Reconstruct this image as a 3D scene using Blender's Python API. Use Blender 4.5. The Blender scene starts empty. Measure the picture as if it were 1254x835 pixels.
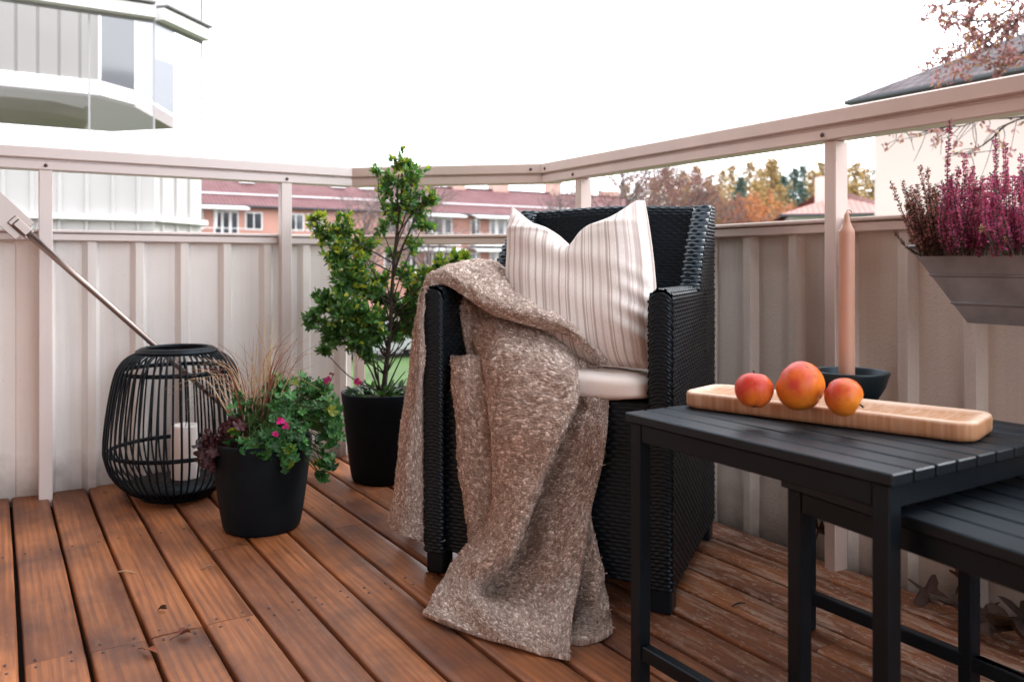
import bpy, math, random
import numpy as np
from mathutils import Vector, Matrix

random.seed(7)
R = np.random.default_rng(11)
SC = bpy.context.scene
COL = SC.collection
PI = math.pi

# ------------------------------------------------------------------ frame of reference
TH = math.radians(32.05); SN, CS = math.sin(TH), math.cos(TH)
EYE = 0.73; F = 1010.0

def W(r, f, z):
    """right / forward offsets from the viewpoint -> world"""
    return np.stack(np.broadcast_arrays(SN * np.asarray(f, float) + CS * np.asarray(r, float),
                                        CS * np.asarray(f, float) - SN * np.asarray(r, float),
                                        np.asarray(z, float)), -1)

def P(u, v, D):
    """a point seen in direction (u, v) at distance D"""
    u = np.asarray(u, float); v = np.asarray(v, float); D = np.asarray(D, float)
    return W((u - 627) / F * D, D, EYE - (v - 325) / F * D)

def on_floor(u, v, z=0.0):
    D = (EYE - z) * F / (v - 325.0)
    return P(u, v, D)

def nrm(a):
    a = np.asarray(a, float)
    return a / np.maximum(np.linalg.norm(a, axis=-1, keepdims=True), 1e-9)

# ------------------------------------------------------------------ mesh builder
class G:
    def __init__(s):
        s.v = []; s.f = []; s.c = []; s.uv = []; s.n = 0; s.smooth = []
    def add(s, v, f, col=None, uv=None, smooth=True):
        v = np.asarray(v, float).reshape(-1, 3)
        k = len(v)
        if col is None: col = np.ones((k, 3))
        col = np.broadcast_to(np.asarray(col, float), (k, 3))
        if uv is None: uv = np.zeros((k, 2))
        s.v.append(v); s.c.append(col); s.uv.append(np.asarray(uv, float).reshape(-1, 2))
        for q in (f if isinstance(f, (list, tuple)) else [f]):
            q = np.asarray(q, np.int64)
            if q.ndim == 1: q = q[None]
            s.f.append(q + s.n); s.smooth.append(np.full(len(q), smooth))
        s.n += k
        return s
    def grid(s, Pt, col=None, uv=None, smooth=True, wrap=False):
        n, m = Pt.shape[:2]
        i = np.arange(n - 1)[:, None]; j = np.arange(m if wrap else m - 1)[None]
        j2 = (j + 1) % m
        q = np.stack([i * m + j, (i + 1) * m + j, (i + 1) * m + j2, i * m + j2], -1).reshape(-1, 4)
        return s.add(Pt, q, None if col is None else np.asarray(col).reshape(-1, 3) if np.asarray(col).ndim > 1 else col,
                     uv, smooth)
    def box(s, lo, hi, bev=0.0, M=None, col=None):
        lo = np.asarray(lo, float); hi = np.asarray(hi, float)
        c = (lo + hi) / 2; h = (hi - lo) / 2
        b = min(bev, h.min() * 0.9)
        if b <= 0:
            sg = np.array([[x, y, z] for x in (-1, 1) for y in (-1, 1) for z in (-1, 1)])
            v = c + sg * h
            f = np.array([[0, 1, 3, 2], [4, 6, 7, 5], [0, 4, 5, 1], [2, 3, 7, 6], [0, 2, 6, 4], [1, 5, 7, 3]])
            if M is not None: v = v @ np.array(M)[:3, :3].T + np.array(M)[:3, 3]
            return s.add(v, f, col, smooth=False)
        v = []; idx = {}
        for sx in (-1, 1):
            for sy in (-1, 1):
                for sz in (-1, 1):
                    for a in range(3):
                        sg = np.array([sx, sy, sz]); p = sg * (h - b); p[a] = sg[a] * h[a]
                        idx[(sx, sy, sz, a)] = len(v); v.append(p)
        v = np.array(v); fs = []
        def put(ids):
            ids = list(ids); p = v[ids]; n = np.cross(p[1] - p[0], p[2] - p[0])
            if n @ p.mean(0) < 0: ids.reverse()
            fs.append(np.array(ids))
        def cor(a, sa, b_, sb, c_, sc):
            t = [0, 0, 0]; t[a] = sa; t[b_] = sb; t[c_] = sc; return tuple(t)
        for a in range(3):
            b_, c_ = (a + 1) % 3, (a + 2) % 3
            for sa in (-1, 1):
                put([idx[cor(a, sa, b_, x, c_, y) + (a,)] for x, y in ((-1, -1), (1, -1), (1, 1), (-1, 1))])
            for sb in (-1, 1):
                for sc in (-1, 1):
                    put([idx[cor(a, -1, b_, sb, c_, sc) + (b_,)], idx[cor(a, 1, b_, sb, c_, sc) + (b_,)],
                         idx[cor(a, 1, b_, sb, c_, sc) + (c_,)], idx[cor(a, -1, b_, sb, c_, sc) + (c_,)]])
        for sx in (-1, 1):
            for sy in (-1, 1):
                for sz in (-1, 1): put([idx[(sx, sy, sz, a)] for a in range(3)])
        v = v + c
        if M is not None: v = v @ np.array(M)[:3, :3].T + np.array(M)[:3, 3]
        return s.add(v, fs, col, smooth=False)
    def beam(s, p0, p1, wy, wz, bev=0.002, oy=0.0, oz=0.0, up=(0, 0, 1), col=None):
        p0 = Vector(p0); p1 = Vector(p1); d = p1 - p0; L = d.length; x = d.normalized()
        z = Vector(up); y = z.cross(x).normalized(); z = x.cross(y)
        M = Matrix((x, y, z)).transposed().to_4x4(); M.translation = p0
        return s.box((0, oy - wy / 2, oz - wz / 2), (L, oy + wy / 2, oz + wz / 2), bev, M, col)
    def tube(s, pts, rad, n=6, col=None, cap=True):
        pts = np.asarray(pts, float); k = len(pts)
        rad = np.broadcast_to(np.asarray(rad, float), (k,))
        t = nrm(np.gradient(pts, axis=0))
        ref = np.array([0, 0, 1.0]) if abs(t[:, 2]).mean() < 0.9 else np.array([1.0, 0, 0])
        a = nrm(np.cross(t, ref)); b = np.cross(t, a)
        an = np.linspace(0, 2 * PI, n, endpoint=False)
        ring = pts[:, None] + rad[:, None, None] * (np.cos(an)[None, :, None] * a[:, None] + np.sin(an)[None, :, None] * b[:, None])
        s.grid(ring, col, wrap=True)
        if cap and n > 2:
            o = s.n - k * n
            s.f.append(np.arange(n)[None] + o); s.smooth.append(np.array([False]))
            s.f.append((np.arange(n)[::-1] + (k - 1) * n)[None] + o); s.smooth.append(np.array([False]))
        return s
    def lathe(s, prof, n=48, c=(0, 0, 0), col=None, uv=False):
        prof = np.asarray(prof, float); an = np.linspace(0, 2 * PI, n, endpoint=False)
        ring = np.stack([prof[:, 0, None] * np.cos(an), prof[:, 0, None] * np.sin(an),
                         np.broadcast_to(prof[:, 1, None], (len(prof), n))], -1) + np.asarray(c, float)
        return s.grid(ring[::-1], col, wrap=True)
    def build(s, name, mat, parent=None, loc=None, sharp=None):
        v = np.concatenate(s.v); base = np.zeros(3)
        if parent is not None: base = np.array(parent.get('_loc', (0, 0, 0)))
        elif loc is not None: base = np.asarray(loc, float)
        v = v - base
        me = bpy.data.meshes.new(name)
        tot = sum(f.size for f in s.f); nf = sum(len(f) for f in s.f)
        me.vertices.add(len(v)); me.vertices.foreach_set('co', v.astype(np.float32).ravel())
        me.loops.add(tot); me.loops.foreach_set('vertex_index', np.concatenate([f.ravel() for f in s.f]).astype(np.int32))
        sizes = np.concatenate([np.full(len(f), f.shape[1]) for f in s.f])
        me.polygons.add(nf); me.polygons.foreach_set('loop_start', np.concatenate([[0], np.cumsum(sizes)[:-1]]).astype(np.int32))
        me.polygons.foreach_set('use_smooth', np.concatenate(s.smooth))
        me.update(calc_edges=True)
        c = np.concatenate(s.c); a = me.attributes.new('col', 'FLOAT_COLOR', 'POINT')
        a.data.foreach_set('color', np.concatenate([c, np.ones((len(c), 1))], 1).astype(np.float32).ravel())
        uv = np.concatenate(s.uv); a = me.attributes.new('st', 'FLOAT2', 'POINT')
        a.data.foreach_set('vector', uv.astype(np.float32).ravel())
        me.validate()
        for m in (mat if isinstance(mat, (list, tuple)) else [mat]): me.materials.append(m)
        o = bpy.data.objects.new(name, me); COL.objects.link(o)
        if parent is not None: o.parent = parent
        else: o.location = base
        o['_loc'] = tuple(float(x) for x in base)
        return o

def tag(o, label, cat, group=None, kind=None):
    o['label'] = label; o['category'] = cat
    if group: o['group'] = group
    if kind: o['kind'] = kind
    return o
def thing(name, label, cat, loc=(0, 0, 0), group=None):
    o = bpy.data.objects.new(name, None); COL.objects.link(o)
    o.location = [float(x) for x in loc]; o['_loc'] = tuple(float(x) for x in loc); o.empty_display_size = 0.05
    return tag(o, label, cat, group)
def structure(o):
    o['kind'] = 'structure'; return o
def copy_tree(o, parent=None):
    c = o.copy(); COL.objects.link(c); c.parent = parent
    for ch in list(o.children): copy_tree(ch, c)
    return c

# ------------------------------------------------------------------ materials
class NT:
    def __init__(s, name):
        s.m = bpy.data.materials.new(name); s.m.use_nodes = True
        s.t = s.m.node_tree; s.t.nodes.clear()
        s.out = s.n('ShaderNodeOutputMaterial')
    def n(s, ty, **kw):
        x = s.t.nodes.new(ty)
        for k, v in kw.items():
            if k.startswith('i_'):
                key = k[2:].replace('_', ' ')
                x.inputs[int(key) if key.isdigit() else key].default_value = v
            else: setattr(x, k, v)
        return x
    def l(s, a, b): s.t.links.new(a, b)
    def val(s, x):
        return x
    def math(s, op, a, b=0.0, c=None, clamp=False):
        x = s.n('ShaderNodeMath', operation=op, use_clamp=clamp)
        for i, q in enumerate((a, b) if c is None else (a, b, c)):
            if hasattr(q, 'links'): s.l(q, x.inputs[i])
            else: x.inputs[i].default_value = q
        return x.outputs[0]
    def mix(s, fac, a, b, mode='MIX'):
        x = s.n('ShaderNodeMix', data_type='RGBA', blend_type=mode)
        for i, q in ((0, fac), (6, a), (7, b)):
            if hasattr(q, 'links'): s.l(q, x.inputs[i])
            else: x.inputs[i].default_value = q if i == 0 else tuple(q) + ((1,) if len(q) == 3 else ())
        return x.outputs[2]
    def noise(s, vec, scale, detail=4, rough=0.55, dist=0.0):
        x = s.n('ShaderNodeTexNoise'); x.inputs['Scale'].default_value = scale; x.inputs['Detail'].default_value = detail
        x.inputs['Roughness'].default_value = rough; x.inputs['Distortion'].default_value = dist
        s.l(vec, x.inputs['Vector']); return x.outputs['Fac']
    def ramp(s, fac, stops):
        x = s.n('ShaderNodeValToRGB'); e = x.color_ramp.elements
        while len(e) < len(stops): e.new(0.5)
        for q, (p, c) in zip(e, stops):
            q.position = p; q.color = (c, c, c, 1) if not hasattr(c, '__len__') else tuple(c) + (1,)
        s.l(fac, x.inputs[0]); return x.outputs[0]
    def obj(s): return s.n('ShaderNodeTexCoord').outputs['Object']
    def geo(s): return s.n('ShaderNodeNewGeometry').outputs['Position']
    def attr(s, name): return s.n('ShaderNodeAttribute', attribute_name=name)
    def mapping(s, vec, scale=(1, 1, 1), loc=(0, 0, 0), rot=(0, 0, 0)):
        x = s.n('ShaderNodeMapping'); x.inputs['Scale'].default_value = scale; x.inputs['Location'].default_value = loc
        x.inputs['Rotation'].default_value = rot
        s.l(vec, x.inputs['Vector']); return x.outputs[0]
    def bump(s, h, strength=0.3, dist=0.01):
        x = s.n('ShaderNodeBump'); x.inputs['Strength'].default_value = strength; x.inputs['Distance'].default_value = dist
        s.l(h, x.inputs['Height']); return x.outputs[0]
    def bsdf(s, color, rough=0.5, metal=0.0, normal=None, spec=0.5, **kw):
        x = s.n('ShaderNodeBsdfPrincipled')
        for k, q in (('Base Color', color), ('Roughness', rough), ('Metallic', metal), ('Specular IOR Level', spec)):
            if hasattr(q, 'links'): s.l(q, x.inputs[k])
            else: x.inputs[k].default_value = (tuple(q) + (1,)) if k == 'Base Color' else q
        if normal is not None: s.l(normal, x.inputs['Normal'])
        for k, q in kw.items(): x.inputs[k.replace('_', ' ')].default_value = q
        return x.outputs[0]
    def done(s, sh): s.l(sh, s.out.inputs['Surface']); return s.m

def paint(name, c, rough=0.5, var=0.08, vs=3.0, bump=0.05, bs=60, metal=0.0, spec=0.5, dirt=None):
    t = NT(name); p = t.geo()
    n = t.noise(p, vs, 5)
    c2 = tuple(max(0, x * (1 - 2.2 * var)) for x in c)
    col = t.mix(t.ramp(n, [(0.3, 0.0), (0.75, 1.0)]), c2, c)
    n2 = t.noise(p, bs, 3)
    r = t.math('MULTIPLY_ADD', n, 0.25, rough - 0.12)
    if dirt:
        sk_ = t.ramp(t.noise(t.mapping(p, (38, 38, 1.3)), 1.0, 5, 0.65), [(0.48, 0.0), (0.8, 0.30)]); col = t.mix(sk_, col, tuple(x * 0.55 for x in c))
        sp_ = t.ramp(t.noise(p, 130, 2), [(0.70, 0.0), (0.76, 0.5)]); col = t.mix(sp_, col, tuple(x * 0.45 for x in c))
        z = t.n('ShaderNodeSeparateXYZ'); t.l(p, z.inputs[0])
        d = t.math('MULTIPLY', t.ramp(t.math('ADD', z.outputs[2], t.math('MULTIPLY', t.noise(p, 14, 5), 0.14)), [(0.06, 1.0), (0.2, 0.0)]), 0.75)
        col = t.mix(d, col, dirt)
    return t.done(t.bsdf(col, r, metal, t.bump(n2, bump, 0.004) if bump else None, spec))

def leafmat(name, rough=0.4, transl=0.3, spec=0.5, gain=1.0):
    t = NT(name); a = t.attr('col').outputs['Color']
    n = t.noise(t.geo(), 90, 2)
    c = t.mix(t.math('MULTIPLY', n, 0.5), a, t.mix(1.0, a, (0.5, 0.5, 0.5), 'MULTIPLY'))
    b = t.bsdf(c, rough, 0, None, spec)
    tr = t.n('ShaderNodeBsdfTranslucent'); t.l(t.mix(1.0, c, (1.5, 1.5, 0.8), 'MULTIPLY'), tr.inputs[0])
    x = t.n('ShaderNodeMixShader'); x.inputs[0].default_value = transl; t.l(b, x.inputs[1]); t.l(tr.outputs[0], x.inputs[2])
    return t.done(x.outputs[0])

def colmat(name, rough=0.8, spec=0.3, var=0.3, vs=200, bump=0.0, bs=400):
    t = NT(name); a = t.attr('col').outputs['Color']; p = t.geo()
    n = t.noise(p, vs, 3)
    c = t.mix(n, t.mix(1.0, a, (1 - var,) * 3, 'MULTIPLY'), t.mix(1.0, a, (1 + var,) * 3, 'MULTIPLY'))
    return t.done(t.bsdf(c, rough, 0, t.bump(t.noise(p, bs, 3), bump, 0.003) if bump else None, spec))

def deck_mat():
    t = NT('deck wood'); p = t.geo(); a = t.attr('col'); sp = t.n('ShaderNodeSeparateColor'); t.l(a.outputs['Color'], sp.inputs[0])
    rid = sp.outputs[0]; worn = sp.outputs[1]
    off = t.n('ShaderNodeCombineXYZ'); t.l(t.math('MULTIPLY', rid, 7.0), off.inputs[0]); t.l(t.math('MULTIPLY', rid, 31.0), off.inputs[1]); t.l(t.math('MULTIPLY', rid, 3.0), off.inputs[2])
    va = t.n('ShaderNodeVectorMath', operation='ADD'); t.l(p, va.inputs[0]); t.l(off.outputs[0], va.inputs[1]); q = va.outputs[0]
    grain = t.noise(t.mapping(q, (120, 3.5, 120)), 1.0, 5, 0.6, 0.3)
    fig = t.n('ShaderNodeTexWave', wave_type='BANDS', bands_direction='X', wave_profile='SIN')
    fig.inputs['Scale'].default_value = 9.0; fig.inputs['Distortion'].default_value = 7.0; fig.inputs['Detail'].default_value = 3.0; fig.inputs['Detail Scale'].default_value = 0.8
    t.l(t.mapping(q, (2.2, 0.22, 1)), fig.inputs['Vector'])
    big = t.noise(t.mapping(q, (5, 1.6, 1)), 1.0, 4, 0.6)
    c = t.mix(t.ramp(big, [(0.32, 0.0), (0.66, 1.0)]), (0.095, 0.030, 0.013), (0.47, 0.175, 0.062))
    c = t.mix(t.math('MULTIPLY', t.ramp(fig.outputs['Fac'], [(0.25, 1.0), (0.6, 0.0)]), 0.28), c, (0.10, 0.030, 0.014))
    c = t.mix(t.math('MULTIPLY', t.ramp(grain, [(0.38, 1.0), (0.55, 0.0)]), 0.5), c, (0.10, 0.034, 0.02))
    c = t.mix(t.math('MULTIPLY', t.math('SUBTRACT', rid, 0.5), 0.5, clamp=True), c, (0.12, 0.045, 0.03))
    # knots
    vo = t.n('ShaderNodeTexVoronoi'); vo.inputs['Scale'].default_value = 1.0; t.l(t.mapping(q, (9.0, 3.4, 0.01)), vo.inputs['Vector'])
    kn = t.ramp(t.math('ADD', vo.outputs['Distance'], t.math('MULTIPLY', t.noise(q, 60, 2), 0.06)), [(0.06, 1.0), (0.14, 0.0)])
    c = t.mix(t.math('MULTIPLY', kn, 0.75), c, (0.05, 0.018, 0.012))
    # dark stains and light scuffs
    st = t.ramp(t.noise(p, 3.3, 5, 0.6), [(0.50, 0.0), (0.70, 1.0)])
    c = t.mix(t.math('MULTIPLY', st, 0.72), c, (0.05, 0.026, 0.024))
    sc = t.ramp(t.noise(t.mapping(q, (60, 22, 60)), 1.0, 4, 0.65), [(0.715, 0.0), (0.75, 1.0)])
    c = t.mix(t.math('MULTIPLY', sc, 0.45), c, (0.55, 0.40, 0.33))
    # flaked, weathered boards by the wall
    fl = t.noise(t.mapping(q, (46, 9, 46)), 1.0, 6, 0.72, 0.2)
    fl2 = t.noise(t.mapping(q, (130, 60, 130)), 1.0, 3, 0.6)
    m = t.math('MULTIPLY', t.ramp(fl, [(0.50, 0.0), (0.56, 1.0)]), worn)
    m2 = t.math('MULTIPLY', t.ramp(fl2, [(0.62, 0.0), (0.66, 1.0)]), worn)
    wood = t.mix(t.ramp(grain, [(0.35, 0.0), (0.6, 1.0)]), (0.17, 0.10, 0.075), (0.50, 0.36, 0.28))
    c = t.mix(t.math('MULTIPLY', worn, 0.35), c, (0.12, 0.055, 0.04))
    c = t.mix(t.math('MULTIPLY', m, 0.65), c, wood)
    c = t.mix(t.math('MULTIPLY', m2, 0.65), c, (0.52, 0.42, 0.36))
    rough = t.math('ADD', t.math('MULTIPLY_ADD', grain, 0.25, 0.36), t.math('MULTIPLY', worn, 0.15))
    h = t.math('ADD', t.math('MULTIPLY', grain, 0.7), t.math('MULTIPLY', t.math('SUBTRACT', 1.0, m), 0.5))
    return t.done(t.bsdf(c, rough, 0, t.bump(h, 0.35, 0.0025), 0.3))

def stripes_mat():
    t = NT('striped linen'); a = t.attr('st'); s = t.n('ShaderNodeSeparateXYZ'); t.l(a.outputs['Vector'], s.inputs[0])
    x = s.outputs[0]; y = s.outputs[1]
    w1 = t.math('SINE', t.math('MULTIPLY', x, 2 * PI * 18.3)); w2 = t.math('SINE', t.math('MULTIPLY_ADD', x, 2 * PI * 43, 0.9)); w3 = t.math('SINE', t.math('MULTIPLY_ADD', x, 2 * PI * 5.7, 0.5))
    w = t.math('ADD', t.math('ADD', w1, t.math('MULTIPLY', w2, 0.8)), t.math('MULTIPLY', w3, 0.35))
    m = t.ramp(t.math('MULTIPLY_ADD', w, 0.25, 0.5), [(0.53, 0.0), (0.59, 1.0)])
    lin = t.noise(t.mapping(a.outputs['Vector'], (420, 60, 1)), 1.0, 3); lin2 = t.noise(t.mapping(a.outputs['Vector'], (50, 420, 1)), 1.0, 3)
    tone = t.math('MULTIPLY', t.math('ADD', lin, lin2), 0.5)
    c = t.mix(m, (0.80, 0.755, 0.73), t.mix(t.ramp(w3, [(0.3, 0.0), (0.7, 1.0)]), (0.47, 0.395, 0.37), (0.61, 0.54, 0.515)))
    c = t.mix(t.ramp(tone, [(0.35, 0.45), (0.6, 0.0)]), c, (0.45, 0.38, 0.36))
    wv = t.math('ADD', t.math('SINE', t.math('MULTIPLY', x, 1500)), t.math('SINE', t.math('MULTIPLY', y, 1500)))
    h = t.math('ADD', t.math('MULTIPLY', wv, 0.25), tone)
    return t.done(t.bsdf(c, 0.9, 0, t.bump(h, 0.35, 0.0015), 0.15, Sheen_Weight=0.2))

def wood_mat(name, c0, c1, scale=(3, 60, 60)):
    t = NT(name); p = t.obj()
    g = t.noise(t.mapping(p, scale), 1.0, 5, 0.6, 0.4); b = t.noise(t.mapping(p, tuple(x * 0.2 for x in scale)), 1.0, 4)
    c = t.mix(t.ramp(g, [(0.3, 0.0), (0.65, 1.0)]), c0, c1)
    c = t.mix(t.ramp(b, [(0.45, 0.0), (0.7, 0.6)]), c, tuple(x * 0.8 for x in c0))
    s = t.n('ShaderNodeSeparateXYZ'); t.l(p, s.inputs[0])
    e = t.ramp(t.math('ADD', t.math('MULTIPLY', s.outputs[2], 30.0), t.math('MULTIPLY', g, 0.15)), [(0.80, 1.0), (0.93, 0.0)])
    c = t.mix(t.math('MULTIPLY', e, t.ramp(t.noise(t.mapping(p, (160, 20, 5)), 1.0, 3), [(0.3, 0.55), (0.6, 0.95)])), c, (0.40, 0.19, 0.085))
    return t.done(t.bsdf(c, 0.5, 0, t.bump(g, 0.15, 0.002), 0.35))

def black_paint(name, c=(0.011, 0.016, 0.022), rough=0.42, spec=0.5, bump=0.12, bs=160):
    t = NT(name); p = t.geo(); n = t.noise(p, 9, 5); n2 = t.noise(p, bs, 3)
    c = tuple(x * 0.40 for x in c)
    col = t.mix(t.ramp(n, [(0.45, 0.0), (0.8, 1.0)]), c, tuple(x * 2.0 for x in c))
    return t.done(t.bsdf(col, t.math('MULTIPLY_ADD', n, 0.3, rough - 0.15), 0, t.bump(n2, bump, 0.002), spec, Specular_Tint=(0.62, 0.82, 1.0, 1.0)))

def apple_mat(seed):
    t = NT('apple skin'); p = t.obj(); pm = t.mapping(p, (1, 1, 1), (seed * 3.1, seed, seed * 1.7))
    n = t.noise(pm, 16, 4, 0.5, 0.4); st = t.noise(t.mapping(pm, (90, 90, 14)), 1.0, 3)
    sx = t.n('ShaderNodeSeparateXYZ'); t.l(p, sx.inputs[0])
    side = t.math('MULTIPLY_ADD', sx.outputs[2], 9.0, t.math('MULTIPLY', sx.outputs[0], -5.0))
    f = t.math('ADD', t.math('ADD', n, side), t.math('MULTIPLY_ADD', st, 0.3, -0.2 + (0.05 if seed != 2 else -0.14)))
    c = t.mix(t.ramp(f, [(0.3, 0.0), (0.68, 1.0)]), (0.80, 0.25, 0.025), (0.55, 0.045, 0.030))
    vo = t.n('ShaderNodeTexVoronoi'); vo.inputs['Scale'].default_value = 115; t.l(p, vo.inputs['Vector'])
    d = t.ramp(vo.outputs['Distance'], [(0.06, 1.0), (0.12, 0.0)])
    c = t.mix(t.math('MULTIPLY', d, 0.45), c, (0.95, 0.6, 0.3))
    v2 = t.n('ShaderNodeTexVoronoi'); v2.inputs['Scale'].default_value = 42; t.l(pm, v2.inputs['Vector'])
    d2 = t.ramp(t.math('ADD', v2.outputs['Distance'], t.math('MULTIPLY', t.noise(p, 150, 2), 0.1)), [(0.13, 1.0), (0.20, 0.0)])
    c = t.mix(t.math('MULTIPLY', d2, 0.85), c, (0.10, 0.03, 0.015))
    c = t.mix(t.ramp(t.noise(pm, 38, 5, 0.7), [(0.55, 0.0), (0.74, 0.7)]), c, (0.40, 0.13, 0.04))
    return t.done(t.bsdf(c, 0.38, 0, t.bump(n, 0.06, 0.002), 0.32, Subsurface_Weight=0.06, Subsurface_Radius=(0.01, 0.004, 0.002)))

def tile_mat(name, c, c2, along='X', sx=3.0, sy=3.0):
    t = NT(name); a = t.attr('st'); s = t.n('ShaderNodeSeparateXYZ'); t.l(a.outputs['Vector'], s.inputs[0])
    col = t.math('FRACT', t.math('MULTIPLY', s.outputs[0], sx)); row = t.math('FRACT', t.math('MULTIPLY', s.outputs[1], sy))
    h = t.math('ADD', t.math('SINE', t.math('MULTIPLY', col, PI)), t.math('MULTIPLY', row, -0.8))
    n = t.noise(t.geo(), 1.1, 6, 0.65); n2 = t.noise(t.geo(), 9.0, 3)
    k = t.mix(t.ramp(n, [(0.35, 0.0), (0.7, 1.0)]), c, c2)
    k = t.mix(t.ramp(row, [(0.0, 0.9), (0.34, 0.0)]), k, tuple(x * 0.2 for x in c))
    k = t.mix(t.ramp(col, [(0.0, 0.5), (0.2, 0.0), (0.8, 0.0), (1.0, 0.5)]), k, tuple(x * 0.4 for x in c))
    k = t.mix(t.math('MULTIPLY', n2, 0.35), k, tuple(x * 0.6 for x in c2))
    return t.done(t.bsdf(k, 0.8, 0, t.bump(h, 0.8, 0.05), 0.1))

def brick_mat(name, c, c2, mortar, scale=4.0):
    t = NT(name); a = t.attr('st')
    b = t.n('ShaderNodeTexBrick'); b.inputs['Scale'].default_value = scale; b.inputs['Mortar Size'].default_value = 0.012
    b.inputs['Color1'].default_value = c + (1,); b.inputs['Color2'].default_value = c2 + (1,); b.inputs['Mortar'].default_value = mortar + (1,)
    t.l(a.outputs['Vector'], b.inputs['Vector'])
    n = t.noise(t.geo(), 0.7, 6, 0.6)
    k = t.mix(t.ramp(n, [(0.4, 0.0), (0.75, 0.4)]), b.outputs['Color'], tuple(x * 0.65 for x in c))
    return t.done(t.bsdf(k, 0.9, 0, t.bump(b.outputs['Fac'], 0.3, -0.01), 0.2))

def glass_mat(name, refl=0.12, tint=(0.97, 0.98, 1.0), gain=1.0):
    t = NT(name)
    tr = t.n('ShaderNodeBsdfTransparent'); tr.inputs[0].default_value = tint + (1,)
    gl = t.n('ShaderNodeBsdfGlossy'); gl.inputs['Roughness'].default_value = 0.015
    fr = t.n('ShaderNodeFresnel'); fr.inputs[0].default_value = 1.5
    f = t.math('ADD', t.math('MULTIPLY', fr.outputs[0], gain), refl, clamp=True)
    x = t.n('ShaderNodeMixShader'); t.l(f, x.inputs[0]); t.l(tr.outputs[0], x.inputs[1]); t.l(gl.outputs[0], x.inputs[2])
    return t.done(x.outputs[0])

def wax_mat(name, c, sss=0.25):
    t = NT(name); n = t.noise(t.geo(), 30, 4)
    return t.done(t.bsdf(t.mix(n, tuple(x * 0.93 for x in c), c), 0.42, 0, t.bump(t.noise(t.geo(), 120, 3), 0.04, 0.002), 0.45, Subsurface_Weight=sss, Subsurface_Radius=(0.02, 0.01, 0.006)))

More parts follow.
